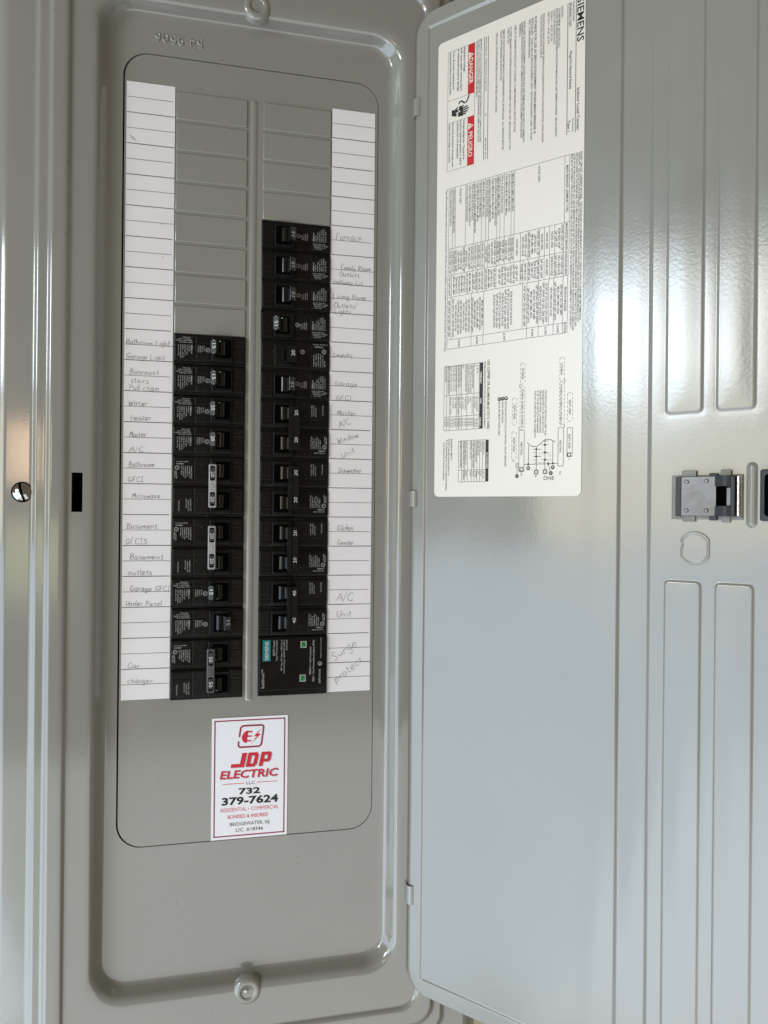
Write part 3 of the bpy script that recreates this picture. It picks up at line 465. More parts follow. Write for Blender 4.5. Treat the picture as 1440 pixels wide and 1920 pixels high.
# hinge knuckles on the trim
for zc, ln in ((0.0, 0.60), (-13.38, 0.54), (-26.9, 0.62)):
    m = MB(); N = 18; R = 0.185
    ring = [(9.59 + R * math.cos(math.radians(200 - 245 * i / N)), 0.60 + R * math.sin(math.radians(200 - 245 * i / N))) for i in range(N + 1)]
    ring = [(9.40, 0.44)] + ring
    ins = [(9.59 + (x - 9.59) * .80, 0.60 + (c - .60) * .80) for x, c in ring]
    P = []; K = len(ring)
    for b in (zc - ln / 2, zc + ln / 2):
        P += [(x, b, c) for x, c in ring] + [(x, b, c) for x, c in ins]
    f = []
    for i in range(K - 1):
        f += [(i, i + 1, 2 * K + i + 1, 2 * K + i), (K + i, 3 * K + i, 3 * K + i + 1, K + i + 1), (i, K + i, K + i + 1, i + 1), (2 * K + i, 2 * K + i + 1, 3 * K + i + 1, 3 * K + i)]
    f.append((K - 1, 2 * K - 1, 4 * K - 1, 3 * K - 1))
    m.add(P, f, 0, True); m.build('hinge_knuckle', 'grey_enamel', panel, 40)

# ------------------------------------------------------------------ panel door (open), a pressed sheet with ribs
def sst(x):
    x = max(0.0, min(1.0, x)); return x * x * (3 - 2 * x)
def sd_rr(x, y, a0, a1, b0, b1, r):
    cx, cy = (a0 + a1) / 2, (b0 + b1) / 2; qx, qy = abs(x - cx) - (a1 - a0) / 2 + r, abs(y - cy) - (b1 - b0) / 2 + r
    return math.hypot(max(qx, 0), max(qy, 0)) + min(max(qx, qy), 0) - r
RIBS = [(8.27, 9.19, -11.05, 2.0), (9.56, 10.46, -11.05, 2.0), (8.27, 9.19, -29.0, -15.66), (9.56, 10.46, -29.0, -15.66)]
DW, DT, DBOT = 10.98, 3.10, -30.14
def door_h(u, z):
    h = 0.045 * sst((sd_rr(u, z, 0.50, 14, DBOT + .52, DT - .52, .06) + 0.03) / 0.07)
    h += -0.065 * (sst((u - 6.93) / 0.10) - sst((u - 7.76) / 0.13)) * sst((0.9 - abs(z + 13.52) + 14.9) / .3)
    for a0, a1, b0, b1 in RIBS:
        sd = sd_rr(u, z, a0, a1, b0, b1, .12)
        h += 0.031 * (1 - sst((sd + .04) / .08))
        if sd < 0: h += 0.010 * sst(-sd / .45)                     # the pressing is slightly crowned
        elif sd < .3: h += -0.008 * (1 - sd / .3) ** 2             # and the sheet draws in around it
    h += 0.016 * math.exp(-((u - 6.45) / .42) ** 2) + 0.010 * math.exp(-((u - 7.42) / .3) ** 2)
    # sheet metal is never quite flat
    h += 0.012 * math.sin(u * .9 + z * .21) * math.sin(z * .33 + 1.0) + .006 * math.sin(u * 1.9 + 2) * math.cos(z * .7)
    return h
def cluster(lo, hi, step, feats, fine, half):
    S = set()
    x = lo
    while x < hi: S.add(round(x, 4)); x += step
    S.add(hi)
    for f in feats:
        k = -half
        while k <= half:
            if lo < f + k < hi: S.add(round(f + k, 4))
            k += fine
    S = sorted(S); out = [S[0]]
    for x in S[1:]:
        if x - out[-1] > fine * .45: out.append(x)
    return out
US = cluster(0, DW, .10, [.5, 6.97, 7.82, 8.27, 9.19, 9.56, 10.46], .018, .12)
ZS = cluster(DBOT, DT, .35, [DBOT + .52, DT - .52, -11.05, -15.66, 2.0, -29.0], .02, .14)
for k in range(1, 9):                                              # rounded corners need rows of their own
    for e in (DBOT + .7 * (1 - math.cos(k / 9 * math.pi / 2)), DT - .7 * (1 - math.cos(k / 9 * math.pi / 2))): ZS.append(e)
ZS = sorted(ZS)
m = MB(DOOR); P = []
RC = 0.72
for z in ZS:
    d = min(z - DBOT, DT - z); u0 = RC - math.sqrt(max(RC * RC - (RC - d) ** 2, 0)) if d < RC else 0.0
    for u in US:
        uu = u0 + u * (2.2 - u0) / 2.2 if u < 2.2 else u
        P.append((uu, z, door_h(uu, z)))
NU = len(US)
f = [(i * NU + j, i * NU + j + 1, (i + 1) * NU + j + 1, (i + 1) * NU + j) for i in range(len(ZS) - 1) for j in range(NU - 1)]
m.add(P, f, 0, True)
door = m.build('panel_door', 'door_enamel', panel, 80)
so = door.modifiers.new('thickness', 'SOLIDIFY'); so.thickness = 0.055 * IN; so.offset = -1
# round knockout below the latch
def knock(r0, c):
    P = []
    for j in range(48):
        t = 2 * math.pi * j / 48; x, y = .40 * math.cos(t), .42 * math.sin(t)
        x = max(-.345, min(.345, x))
        if abs(t - math.pi + .2) < .2: x += .05 * (1 - abs(t - math.pi + .2) / .2)
        P.append((9.04 + x * r0, -14.74 + y * r0, c))
    return P
m = MB(DOOR); m.loops([knock(1.09, .0), knock(1.06, .016), knock(1.02, .022), knock(.97, .018), knock(.935, .006), knock(.90, .005), knock(.88, .010), knock(.85, .012)], 0, True)
m.build('knockout', 'door_enamel', door, 50)
m = MB(DOOR)
L = []
for d, c in ((-.02, -0.005), (0.02, 0.016), (0.05, 0.04), (0.085, 0.055), (0.115, 0.058)):
    L.append([(x, y, c) for x, y in rrect(10.29 + d, 10.54 - d, -14.16 + d, -12.46 - d, 0.125 - d + .004, 8)])
m.loops(L, 0, True); m.build('pressed_bead', 'door_enamel', door, 60)
# slide latch
def lx(x): return 8.44 + (x - 360) / 452
def lz(y): return -12.74 - (y - 290) / 408
def lbox(mb, x0, x1, y0, y1, c0, c1, mat=0, r=.02, bev=.015): mb.rbox(lx(x0), lx(x1), lz(y1), lz(y0), c0, c1, r, bev, mat)
latch = MB(DOOR)
lbox(latch, 360, 1165, 300, 788, -.02, .035, 0)
lbox(latch, 485, 650, 250, 330, .0, .10, 0); lbox(latch, 920, 1036, 247, 330, .0, .10, 0)
lbox(latch, 490, 640, 745, 812, .0, .09, 0); lbox(latch, 930, 1030, 745, 816, .0, .09, 0)
lat = latch.build('latch', ['latch_clear'], door)
m = MB(DOOR); lbox(m, 420, 487, 320, 756, .0, .20); lbox(m, 800, 892, 284, 330, .0, .16); lbox(m, 800, 886, 745, 796, .0, .16)
for y0, y1 in ((314, 428), (642, 748)):
    a0, a1, b0, b1 = lx(835), lx(1082), lz(y1), lz(y0)
    poly = [(a0, 0), (a0, .20), (a0 + .16, .235), (a0 + .26, .30), (a0 + .40, .30), (a0 + .50, .24), (a1, .20), (a1, 0)]
    m.prism_ac([(p, q) for p, q in poly][::-1], b0, b1)
lbox(m, 1040, 1082, 322, 752, .0, .27)
# PANEL-door latch parts share the door level: thing > part > sub-part
m.build('latch_slider', 'latch_plastic', door)
m = MB(DOOR); lbox(m, 485, 884, 318, 750, .0, .215)
for x, y in ((550, 378), (772, 370), (548, 690), (772, 690)):
    m.lathe(lx(x), lz(y), [(.062, .21), (.060, .228), (.045, .236), (.03, .236)], 16)
m.build('latch_plate', 'latch_metal', door)
m = MB(DOOR); lbox(m, 880, 1000, 424, 646, .0, .10); m.build('latch_window', 'void_black', door)
m = MB(DOOR); lbox(m, 988, 1038, 440, 640, .05, .17); lbox(m, 1094, 1150, 728, 768, .03, .08, 0, .03); lbox(m, 1092, 1160, 306, 330, .03, .06)
m.build('latch_pin', 'latch_metal', door)
m = MB(DOOR); poly = [(lx(1082) + .075 + .075 * math.cos(t), .10 + .085 * math.sin(t)) for t in [math.pi * i / 10 for i in range(11)]]
m.prism_ac(poly + [(lx(1082), .0)], lz(742), lz(328), 0, True); m.build('latch_spring', 'zinc', door, 60)
m = MB(DOOR); m.rbox(10.62, 10.93, -13.98, -12.66, -.02, .22, .05, .04); m.build('finger_pull', 'latch_plastic', door)
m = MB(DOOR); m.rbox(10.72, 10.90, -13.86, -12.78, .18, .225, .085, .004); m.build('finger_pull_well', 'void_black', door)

# ------------------------------------------------------------------ rating label on the door
lab_u, lab_z, lab_s, lab_t = 0.863, 1.874, 15.185, 5.03
llo = DOOR.w((lab_u, lab_z - lab_s, 0.02))
LABEL = Frame(DOOR.o + DOOR.ex * lab_u + DOOR.ey * lab_z, -DOOR.ey, DOOR.ex, DOOR.en)      # a = along the text, b = up of the text
lab = thing('rating_label', llo, 'large white printed label with red hazard bars stuck inside the open door', 'label')
LC = 0.026
m = MB(LABEL)
L = [[(x, y, c) for x, y in rrect(0, lab_s, 0, lab_t, .17, 6)] for c in (-.02, LC)]
m.loops(L, 0, False); m.build('label_sheet', 'label_white', lab)
for s0, t0, s1, t1 in L_RED:
    m = MB(LABEL); m.quad(s0, s1, t0, t1, LC + .003); m.build('hazard_bar', 'label_red', lab)
ink = MB(LABEL); WHT = {}
def wht_for(body):
    k = 'bullet_number%d' % len(WHT) if len(body) == 1 else ('table_heading' if body in ('TERMINALS', 'WIRE', 'TORQUE') else body)
    return WHT.setdefault(k, MB(LABEL))
for body, s, t, ln, h, bold, mat in L_TEXT:
    (ink if mat == 1 else wht_for(body)).text(body, s, t, ln, h, 0, LC + (.003 if mat == 1 else .007), 0, 1.0 if bold else 0.7)
(s, t) = L_LINEWORD
ink.text('LINE', s + .02, t - .0, .33, .105, math.pi / 2, LC + .003, 0, .3)
ink.build('printed_text', 'label_ink', lab)
for k, mb_ in WHT.items(): mb_.build({'DANGER': 'hazard_word', 'PELIGRO': 'hazard_word'}.get(k, 'bullet_number' if k.startswith('bullet') else 'table_heading'), 'label_white', lab)
DL = {k: MB(LABEL) for k in ('hazard_outline', 'wire_table', 'accessory_table', 'schematic')}
def seg(x0, y0, x1, y1, wd, dash):
    xm, ym = (x0 + x1) / 2, (y0 + y1) / 2
    if xm < 4.6 and not (ym < 1.4):
        h_ = MB(LABEL); h_.ribbon([(x0, y0), (x1, y1)], wd, LC + .0025); h_.build('header_rule', 'label_ink', lab); return
    m = DL['hazard_outline'] if xm < 4.6 else DL['schematic'] if ym > 1.9 else DL['wire_table'] if xm < 12.9 else DL['accessory_table']
    if not dash: m.ribbon([(x0, y0), (x1, y1)], wd, LC + .0025); return
    l = math.hypot(x1 - x0, y1 - y0); k = max(1, int(l / .11))
    for i in range(k):
        f0, f1 = (i + .1) / k, (i + .65) / k
        m.ribbon([(x0 + (x1 - x0) * f0, y0 + (y1 - y0) * f0), (x0 + (x1 - x0) * f1, y0 + (y1 - y0) * f1)], wd, LC + .0025)
for q in L_LINE: seg(*q)
m = DL['schematic']
for pl, wd in L_POLY: m.ribbon([tuple(p) for p in pl], wd, LC + .0025)
for x, y, r in L_DOT: m.disc(x, y, r, LC + .003)
for x, y, r in L_BUL: m.disc(x, y, r, LC + .003)
for x, y, r in L_RING: m.disc(x, y, r, LC + .003, 0, 16, r * .72)
for (s0, t0, s1, t1), k in zip(L_SOLID, ('wire_table', 'accessory_table')): DL[k].quad(s0, s1, t0, t1, LC + .003)
for k, mb_ in DL.items(): mb_.build(k, 'label_ink', lab)
# table: column bounds along the text, row bounds across it
tab = MB(LABEL); tt = MB(LABEL)
CODES = ['QP QPF QT QTA QTAN QAF QAFN', 'GAF QAFH QAPF QAPN QFGAN', 'QPF GFGAN QPHF QPF QPFN', 'QPP QPHP GE QE2 QEB QEH', 'HQP HQPH QE QE2 QEB QER', 'QPH BLH QG GM GMV', 'EDB EDS HQP NGB FXD', 'VRO HRN NCB VCAS', 'MHA LMA HMA NNA']
MAINC = ['JXD2-A JXD6-A LXD6-A MD6 MXD6 ND6', 'LMXD6 MHFA MJFA NDGB NXD6 VPD', 'PD6-A SD6-B PXD6 RXD6', 'NGA MEAS MLAC MAHC MPAS', 'HMGA MLGA HMRA LMRA VEDA', 'VTB-A FVDB VLGB HMJGA HHED6-A']
def cells(ci, skip=()):
    s0, s1 = L_COLS[ci], L_COLS[ci + 1]; R = L_ROWS[ci]
    for i in range(len(R) - 1):
        t1, t0 = R[i], R[i + 1]
        tab.ribbon([(s0, t0), (s1, t0)], .011, LC + .0025)
        w_ = t1 - t0
        yield i, s0, s1, t0, t1, w_
for ci in range(5):
    for i, s0, s1, t0, t1, w_ in cells(ci):
        if i == 0:
            hd = ['MAIN BREAKER (SIEMENS TYPE)', 'MAIN/FEEDER BREAKER', 'PANELBOARD MAIN', 'BRANCH BREAKER', 'RATING'][ci]
            tt.text(hd, (s0 + s1) / 2, t0 + w_ * .3, min(len(hd) * .052, (s1 - s0) * .92), .07, 0, LC + .003, 0, .7, 0, 'C'); continue
        if ci == 4:
            tt.text(['', '10,000', '22,000', '42,000', '65,000', '85,000', '100,000'][min(i, 6)], (s0 + s1) / 2, (t0 + t1) / 2 - .03, .24, .065, 0, LC + .003, 0, .7, 0, 'C'); continue
        if (ci == 0 and i in (1, 11)) or (ci == 1 and i in (2, 3, 4, 7, 13)) or (ci == 2 and i in (3, 7)):
            if ci == 0: tt.text('NONE USED', s0 + .08, (t0 + t1) / 2 - .03, .5, .065, 0, LC + .003, 0, .7)
            else: tt.text('NONE USED', (s0 + s1) / 2, (t0 + t1) / 2 - .03, .5, .065, 0, LC + .003, 0, .7, 0, 'C')
            continue
        k = max(1, min(int(w_ / .088), 7)); pitch = min(.098, w_ / (k + .0))
        top = (t0 + t1) / 2 + (k - 1) * pitch / 2 - .032
        for q in range(k):
            src = MAINC if ci == 0 else CODES
            body = src[(i * 2 + q * 3 + ci) % len(src)]
            if ci in (1, 2): body = ' '.join(body.split()[:3]) if q or ci == 2 else 'NONE USED or QP'
            if ci == 0: tt.text(body, s0 + .06, top - q * pitch, min((s1 - s0) * rnd.uniform(.55, .92), len(body) * .056), .066, 0, LC + .003, 0, .7)
            else: tt.text(body, (s0 + s1) / 2, top - q * pitch, min((s1 - s0) * rnd.uniform(.75, .93), len(body) * .055), .066, 0, LC + .003, 0, .7, 0, 'C')
for ci, s in enumerate(L_COLS):
    R = L_ROWS[min(ci, 4)]; tab.ribbon([(s, R[0]), (s, R[-1])], .011, LC + .0026)
for ci in range(5): tab.ribbon([(L_COLS[ci], L_ROWS[ci][0]), (L_COLS[ci + 1], L_ROWS[ci][0])], .011, LC + .0025)
tab.build('rating_table', 'label_ink', lab); tt.build('table_text', 'label_ink', lab)
# shock symbol and the warning triangles
m = MB(LABEL)
for poly in L_HAND: m.add([(x, y, LC + .003) for x, y in poly], [tuple(range(len(poly)))])
for pl, wd in L_FING:
    m.ribbon([tuple(p) for p in pl], wd * 1.35, LC + .0035); m.disc(pl[1][0], pl[1][1], wd * .66, LC + .0032, 0, 12)
m.ribbon([tuple(p) for p in L_CABLE[0]], .05, LC + .003)
m.build('shock_symbol', 'label_ink', lab)
for (x, y), r in L_TRI:
    m = MB(LABEL)
    m.add([(x - r, y - r * .8, LC + .007), (x + r, y - r * .8, LC + .007), (x, y + r * .95, LC + .007)], [(0, 1, 2)])
    tri = m.build('warning_triangle', 'label_white', lab)
    m = MB(LABEL)
    m.ribbon([(x, y + r * .42), (x, y - r * .25)], .026, LC + .0085); m.disc(x, y - r * .5, .016, LC + .0085, 0, 8)
    m.build('exclamation_mark', 'label_red', tri)

# ------------------------------------------------------------------ directory strips with pencil writing
SF = {
 'A': "0 0,1.5 5,3 10,4.6 5,5.8 0;1 4,5 4.2", 'B': "0.8 0,0.8 5,1 10;.4 9.8,3.6 9.8,4.6 7.6,3.4 5.6,1 5.2;1 5.2,4 4.8,5.4 2.6,4 .3,.2 0", 'C': "5.5 8.6,3.5 10,1 7.5,.5 3.5,2 .4,4 .2,5.8 1.8",
 'D': "1 0,1 10;0 9.8,4 9,5.8 5.5,4.5 1,0 0", 'F': "1 0,.8 5,1 10;1 9.8,5 10;1 5.4,4 5.6", 'G': "5.5 8.4,3.5 10,1 7.5,.5 3.5,2 .4,4.4 .3,5.4 3.8,3 3.8,6.4 4", 'H': "1 0,.8 10;5.2 0,5 10;.8 5,5.2 5.2",
 'I': "1 9.8,4.4 10;2.7 9.8,2.6 0;.6 0,4.6 .2", 'K': "1 0,.9 10;5 9.6,1 4.4,5.4 0", 'L': "1 10,.7 5,.8 .2,2.5 .2,5 .5", 'M': "0.4 0,1.2 9.5,3 3.5,5 9.8,6 0", 'O': "3.2 10,.8 7.5,.6 3,2.8 0,5.4 2.5,5.6 7,3.2 10",
 'P': "1 0,.9 10;.5 9.4,4.6 9.2,5 6,1 4.6", 'R': "1 0,.9 10;.4 9.6,4.6 9.2,4.8 6.2,1 4.8,5.4 0", 'S': "5.2 8.6,3.2 10,1 8,2.6 5.6,4.9 3.4,3.4 .3,.6 1.2", 'U': "0.8 9.6,.8 3,2.6 .1,4.8 2.6,5.2 9.6", 'W': "0.3 9.5,1.6 0,3.4 7,4.8 0,6.6 9.6", 
 'a': "4.4 4.8,2.4 5.6,.6 3,1.4 .4,3.2 .6,4.4 3;4.5 5.4,4.4 1.4,5.4 0", 'b': "1 10,.8 4,.9 .2;.9 3,3 5.2,4.8 3,3.4 .2,.9 .6", 'c': "4.4 4.6,2.4 5.4,.7 2.8,1.8 .2,4.4 .8", 'd': "4.3 4.6,2 5,.6 2.6,1.8 .2,4.2 1.6;4.8 10,4.5 4,4.7 .1", 'e': "0.8 2.6,4.4 3.2,3.6 5.2,1.6 4.8,.7 2,2.4 .1,4.8 1", 'g': "4.4 4.8,2.2 5.6,.7 3,2 .8,4.2 2.4;4.5 5.2,4.5 -1.5,2.6 -3.6,.6 -2", 
 'h': "1 10,.9 5,.8 0;.9 3,2.8 5.2,4.2 3.6,4.4 0", 'i': "1.2 5,1.2 0;1.3 7.6,1.5 7.2", 'k': "1 10,.8 0;3.8 5,1 2.4,4.2 0", 'l': "1.2 10,1 3,1.4 .1", 'm': "0.6 5,.7 0;.7 3,2.2 5.2,3 3,3 0;3 3,4.4 5.2,5.4 3,5.6 0", 'n': "0.7 5,.8 0;.8 3,2.6 5.2,4 3.4,4.2 0", 'o': "2.6 5.4,.8 3.4,1.4 .4,3.6 .2,4.6 3,2.6 5.4",
 'p': "0.8 5.4,.8 0,.7 -4;.8 3.4,3 5.6,4.6 3,2.8 .3,.8 1", 'r': "0.8 5.2,.9 0;.9 2.8,2.2 5,3.8 4.8", 's': "3.8 4.8,2 5.4,1.2 4,3.6 2,2.6 .1,.6 .6", 't': "1.8 9,1.7 3,2.4 .1,3.6 .6;.4 6,3.8 6.2", 'u': "0.8 5.2,.9 1.4,2.4 .1,4 2;4.2 5.2,4.3 1,5.2 0", 'v': "0.6 5.2,2.2 0,4.2 5.4", 'w': "0.5 5.2,1.4 0,2.8 4,4 0,5.4 5.2", 'y': "0.8 5.2,2.4 .6;4.6 5.4,3 1,1.6 -3.4",
 '/': "0.6 -1,3.2 11", '.': "1 .4,1.3 0", ' ': ""}
WID = {'i': 2.4, 'l': 2.6, '/': 4.2, '.': 2, ' ': 4.5, 'r': 4.2, 's': 4.6, 't': 4.4, 'I': 5.4, 'm': 6.6, 'M': 7, 'W': 7.4, 'w': 6.2, 'G': 7}
def pencil(mb, word, x0, z0, x1, z1, cap, c):
    adv = [WID.get(ch, 6.0) for ch in word]; tot = sum(adv); L = math.hypot(x1 - x0, z1 - z0); ang = math.atan2(z1 - z0, x1 - x0)
    kx, ky = L / tot, cap / 10; x = 0; ca, sa = math.cos(ang), math.sin(ang)
    for ch, a in zip(word, adv):
        wob = rnd.uniform(-.5, .5); sl = rnd.uniform(.02, .16); sc = rnd.uniform(.9, 1.12)
        for st in SF[ch].split(';'):
            if not st: continue
            pp = [tuple(float(q) for q in p.split()) for p in st.split(',')]
            pp = [(px + rnd.uniform(-.28, .28), py * sc + wob + rnd.uniform(-.28, .28)) for px, py in pp]
            pp = smooth(pp)
            W = [(x + px) * kx + sl * py * ky for px, py in pp]; Hh = [py * ky for px, py in pp]
            n_ = len(pp); wd = [.0135 * rnd.uniform(.6, 1.2) * (.75 if q in (0, n_ - 1) else 1) for q in range(n_)]
            mb.ribbon([(x0 + w_ * ca - h_ * sa, z0 + w_ * sa + h_ * ca) for w_, h_ in zip(W, Hh)], wd, c)
        x += a
for side, (a0, a1, zo) in enumerate(((0.0, 1.506, 0.0), (6.686, 8.181, -0.026))):
    lab_txt = ['white paper directory strip with pencilled entries left of the breakers', 'white paper directory strip with pencilled entries right of the breakers'][side]
    st = thing('directory_strip', PANEL.w((a0, -20 + zo, 0.0)), lab_txt, 'paper strip', 'paper strips listing the circuits')
    m = MB(); nb = 40; P = []
    for i in range(nb + 1):                      # slightly wavy paper
        z = zo - 20.0 * i / nb
        for j in range(7):
            lift = .0022 * math.sin(i * .7 + j * .4 + side) + .0015 * math.sin(j * 1.3 + i * .23)
            P.append((a0 + (a1 - a0) * j / 6, z, .018 + max(lift, -.008) * (1 if 0 < j < 6 else .3)))
    m.add(P, [(i * 7 + j, (i + 1) * 7 + j, (i + 1) * 7 + j + 1, i * 7 + j + 1) for i in range(nb) for j in range(6)], 0, True)
    m.add([(a0, zo, .0), (a1, zo, .0), (a1, zo - 20, .0), (a0, zo - 20, .0)], [(0, 1, 2, 3)])
    sheet = m.build('paper_sheet', 'paper', st, 60)
    PC = .026
    m = MB()
    for i in range(1, 40):
        z = zo - i * .5
        if side == 0 and i == 27: pass
        m.ribbon([(a0 + .01, z), (a1 - .005 - (rnd.random() < .2) * .06, z)], .022 if i % 2 == 0 else .013, PC - .001)
    m.build('ruled_lines', 'rule_line', st)
    for sd, word, x0, z0, x1, z1, cap in HANDW:
        if sd != side: continue
        m = MB(); pencil(m, word, x0, z0, x1, z1, cap, PC); m.build('handwritten_entry', 'pencil', st)
    for (px, pz, r) in ([(1.12, -4.52, .02), (1.16, -5.60, .016), (1.05, -.95, .012)] if side == 0 else [(7.4, -15.6, .006)]):
        m = MB(); m.disc(px, pz, r, PC, 0, 8); m.build('pencil_dot', 'pencil', st)
    if side == 0:
        m = MB()
        for q in range(4): m.ribbon([(.08 + q * .05, -1.72 - q * .03), (.2 + q * .03, -1.86 - q * .02)], .006, PC)
        m.build('pencil_mark', 'pencil', st)

# ------------------------------------------------------------------ circuit breakers
HW = 1.155
def cell(body, dz=0.0, kind='single'):
    """one pole of a breaker body; a runs from the outer end (0) to the middle of the panel (2.31)"""
    B = lambda a0, a1, b0, b1, c0, c1, r=.02, bev=.014, mat=0: body.rbox(a0 - HW, a1 - HW, b0 + dz, b1 + dz, c0, c1, r, bev, mat)
    B(0.0, 2.31, -.492, .492, -.6, .03, .015, .012)
    B(.015, 2.295, -.40, .455, .0, .10, .02, .016)
    if kind == 'gfci':
        B(.06, .62, -.34, .43, .08, .118); B(.66, 1.9, -.37, .43, .08, .112); B(1.22, 1.86, -.33, .40, .10, .20, .03, .02); B(1.93, 2.27, -.33, .43, .08, .118)
        return
    if kind == 'single':
        B(.05, .66, -.37, .15, .08, .120); B(.05, .64, .17, .43, .08, .118)
        B(.70, 1.17, -.13, .16, .08, .118); B(.70, 1.17, -.37, -.16, .08, .108); B(.70, 1.17, .19, .43, .08, .110)
    else:
        B(.05, .66, -.36, .20, .08, .120); B(.05, .64, .22, .43, .08, .112); B(.70, 1.17, -.36, .20, .08, .110); B(.70, 1.17, .22, .43, .08, .104)
    B(1.21, 1.88, -.38, .42, .08, .195, .03, .022)
    B(1.92, 2.27, -.37, .12, .08, .118); B(1.92, 2.27, .145, .255, .08, .112); B(1.92, 2.27, .28, .43, .08, .118)
    for q in range(5): B(.76 + q * .075, .80 + q * .075, -.33, -.19, .10, .122, .01, .006)
    # well in which the handle turns
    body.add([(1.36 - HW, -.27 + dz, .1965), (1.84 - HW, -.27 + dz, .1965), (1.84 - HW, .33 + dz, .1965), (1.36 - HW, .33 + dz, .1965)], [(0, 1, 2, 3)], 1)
def barrel(mb, off, dz, b0, b1, mat=0, R=.14, cc=.15, a0=1.54):
    N = 22; poly = []
    for i in range(N + 1):
        t = math.radians(38 + 104 * i / N); poly.append((a0 + R * math.cos(t) - HW, cc + R * math.sin(t)))
    mb.prism_ac(poly, b0 + dz, b1 + dz, mat, True)
def lever(mb, off, dz, b0, b1, mat=0, pad=1):
    # off: the lever leans the other way about the pivot at a = 1.54
    fl = (lambda a: 3.10 - a) if off else (lambda a: a)
    poly = [(1.50, .24), (1.20, .30), (1.175, .37), (1.18, .39), (1.35, .495), (1.38, .49), (1.40, .47), (1.42, .26)]
    P = [(fl(a) - HW, c) for a, c in poly]
    mb.prism_ac(P if off else P[::-1], b0 + dz, b1 + dz, mat)
    q = [(1.19, .396), (1.345, .492)]
    a0, a1 = fl(q[0][0]) - HW, fl(q[1][0]) - HW
    d = .02
    mb.add([(a0, b0 + dz + d, .402), (a1, b0 + dz + d, .498), (a1, b1 + dz - d, .498), (a0, b1 + dz - d, .402)], [(0, 1, 2, 3) if not off else (3, 2, 1, 0)], pad)
def ul_mark(p, a, b, ang):
    p.disc(a, b, .072, .1265, 0, 20, .054); p.text('UL', a - .02, b + .04, .08, .05, ang, .1265, 0, .3)
R90 = -math.pi / 2
def print_single(p, dz=0.0):
    X = lambda a: a - HW
    for i, (t, l) in enumerate((('HACR TYPE, 40\u00b0C', .42), ('USE 60/75\u00b0C WIRE', .50), ('TORQUE 25 LB-IN', .40), ('CU/AL ONLY', .26))):
        p.text(t, X(.60 - i * .02), .215 + i * .055 + dz, l, .034, math.pi, .1235, 0, .8)
    for i, (t, l, h) in enumerate((('SIEMENS', .30, .05), ('1 POLE', .22, .036), ('TYPE QP', .33, .036), ('120/240 V~', .40, .036), ('10KA  SWD', .44, .036), ('CIRCUIT BREAKER', .46, .034), ('CLASS CTL', .38, .034))):
        p.text(t, X(.545 - i * .067), .125 + dz, l, h, R90, .1265, 0, 1.0 if i == 0 else .8)
    ul_mark(p, X(1.09), -.02 + dz, R90)
    for i, l in enumerate((.17, .20, .22, .24)):
        p.text(('LISTED', 'CIRCUIT', 'BREAKER', 'E10848 1')[i], X(.955 - i * .062), .11 + dz, l, .034, R90, .1245, 0, .8)
def print_double_a(p, dz):
    X = lambda a: a - HW
    p.text('HACR TYPE, 40\u00b0C', X(.50), .32 + dz, .38, .036, math.pi, .117, 0, .8); p.text('SIEMENS', X(.36), .25 + dz, .24, .04, math.pi, .117, 0, .8)
    for i, (t, l) in enumerate((('2 POLE TYPE QP', .42), ('120/240 V~', .40), ('10KA HACR', .34), ('COMMON TRIP', .40), ('CU/AL 60/75\u00b0C', .36), ('LB-IN TORQUE', .30))):
        p.text(t, X(.585 - i * .062), .165 + dz, l, .036, R90, .1265, 0, .8)
    ul_mark(p, X(.155), .10 + dz, R90)
    p.text('LISTED', X(.12), -.02 + dz, .25, .034, R90, .1265, 0, .8); p.text('BREAKER', X(.07), .0 + dz, .22, .034, R90, .1265, 0, .8)
def print_double_b(p, dz):
    X = lambda a: a - HW
    for i, (t, l, b) in enumerate((('USE 60/75\u00b0C WIRE', .40, .09), ('TORQUE 45 LB-IN', .36, .06), ('MIN 8 AWG', .30, .08), ('CU/AL', .34, .02))):
        p.text(t, X(.57 - i * .07 - (.16 if i == 3 else 0)), b + dz, l, .036, R90, .1265, 0, .8)

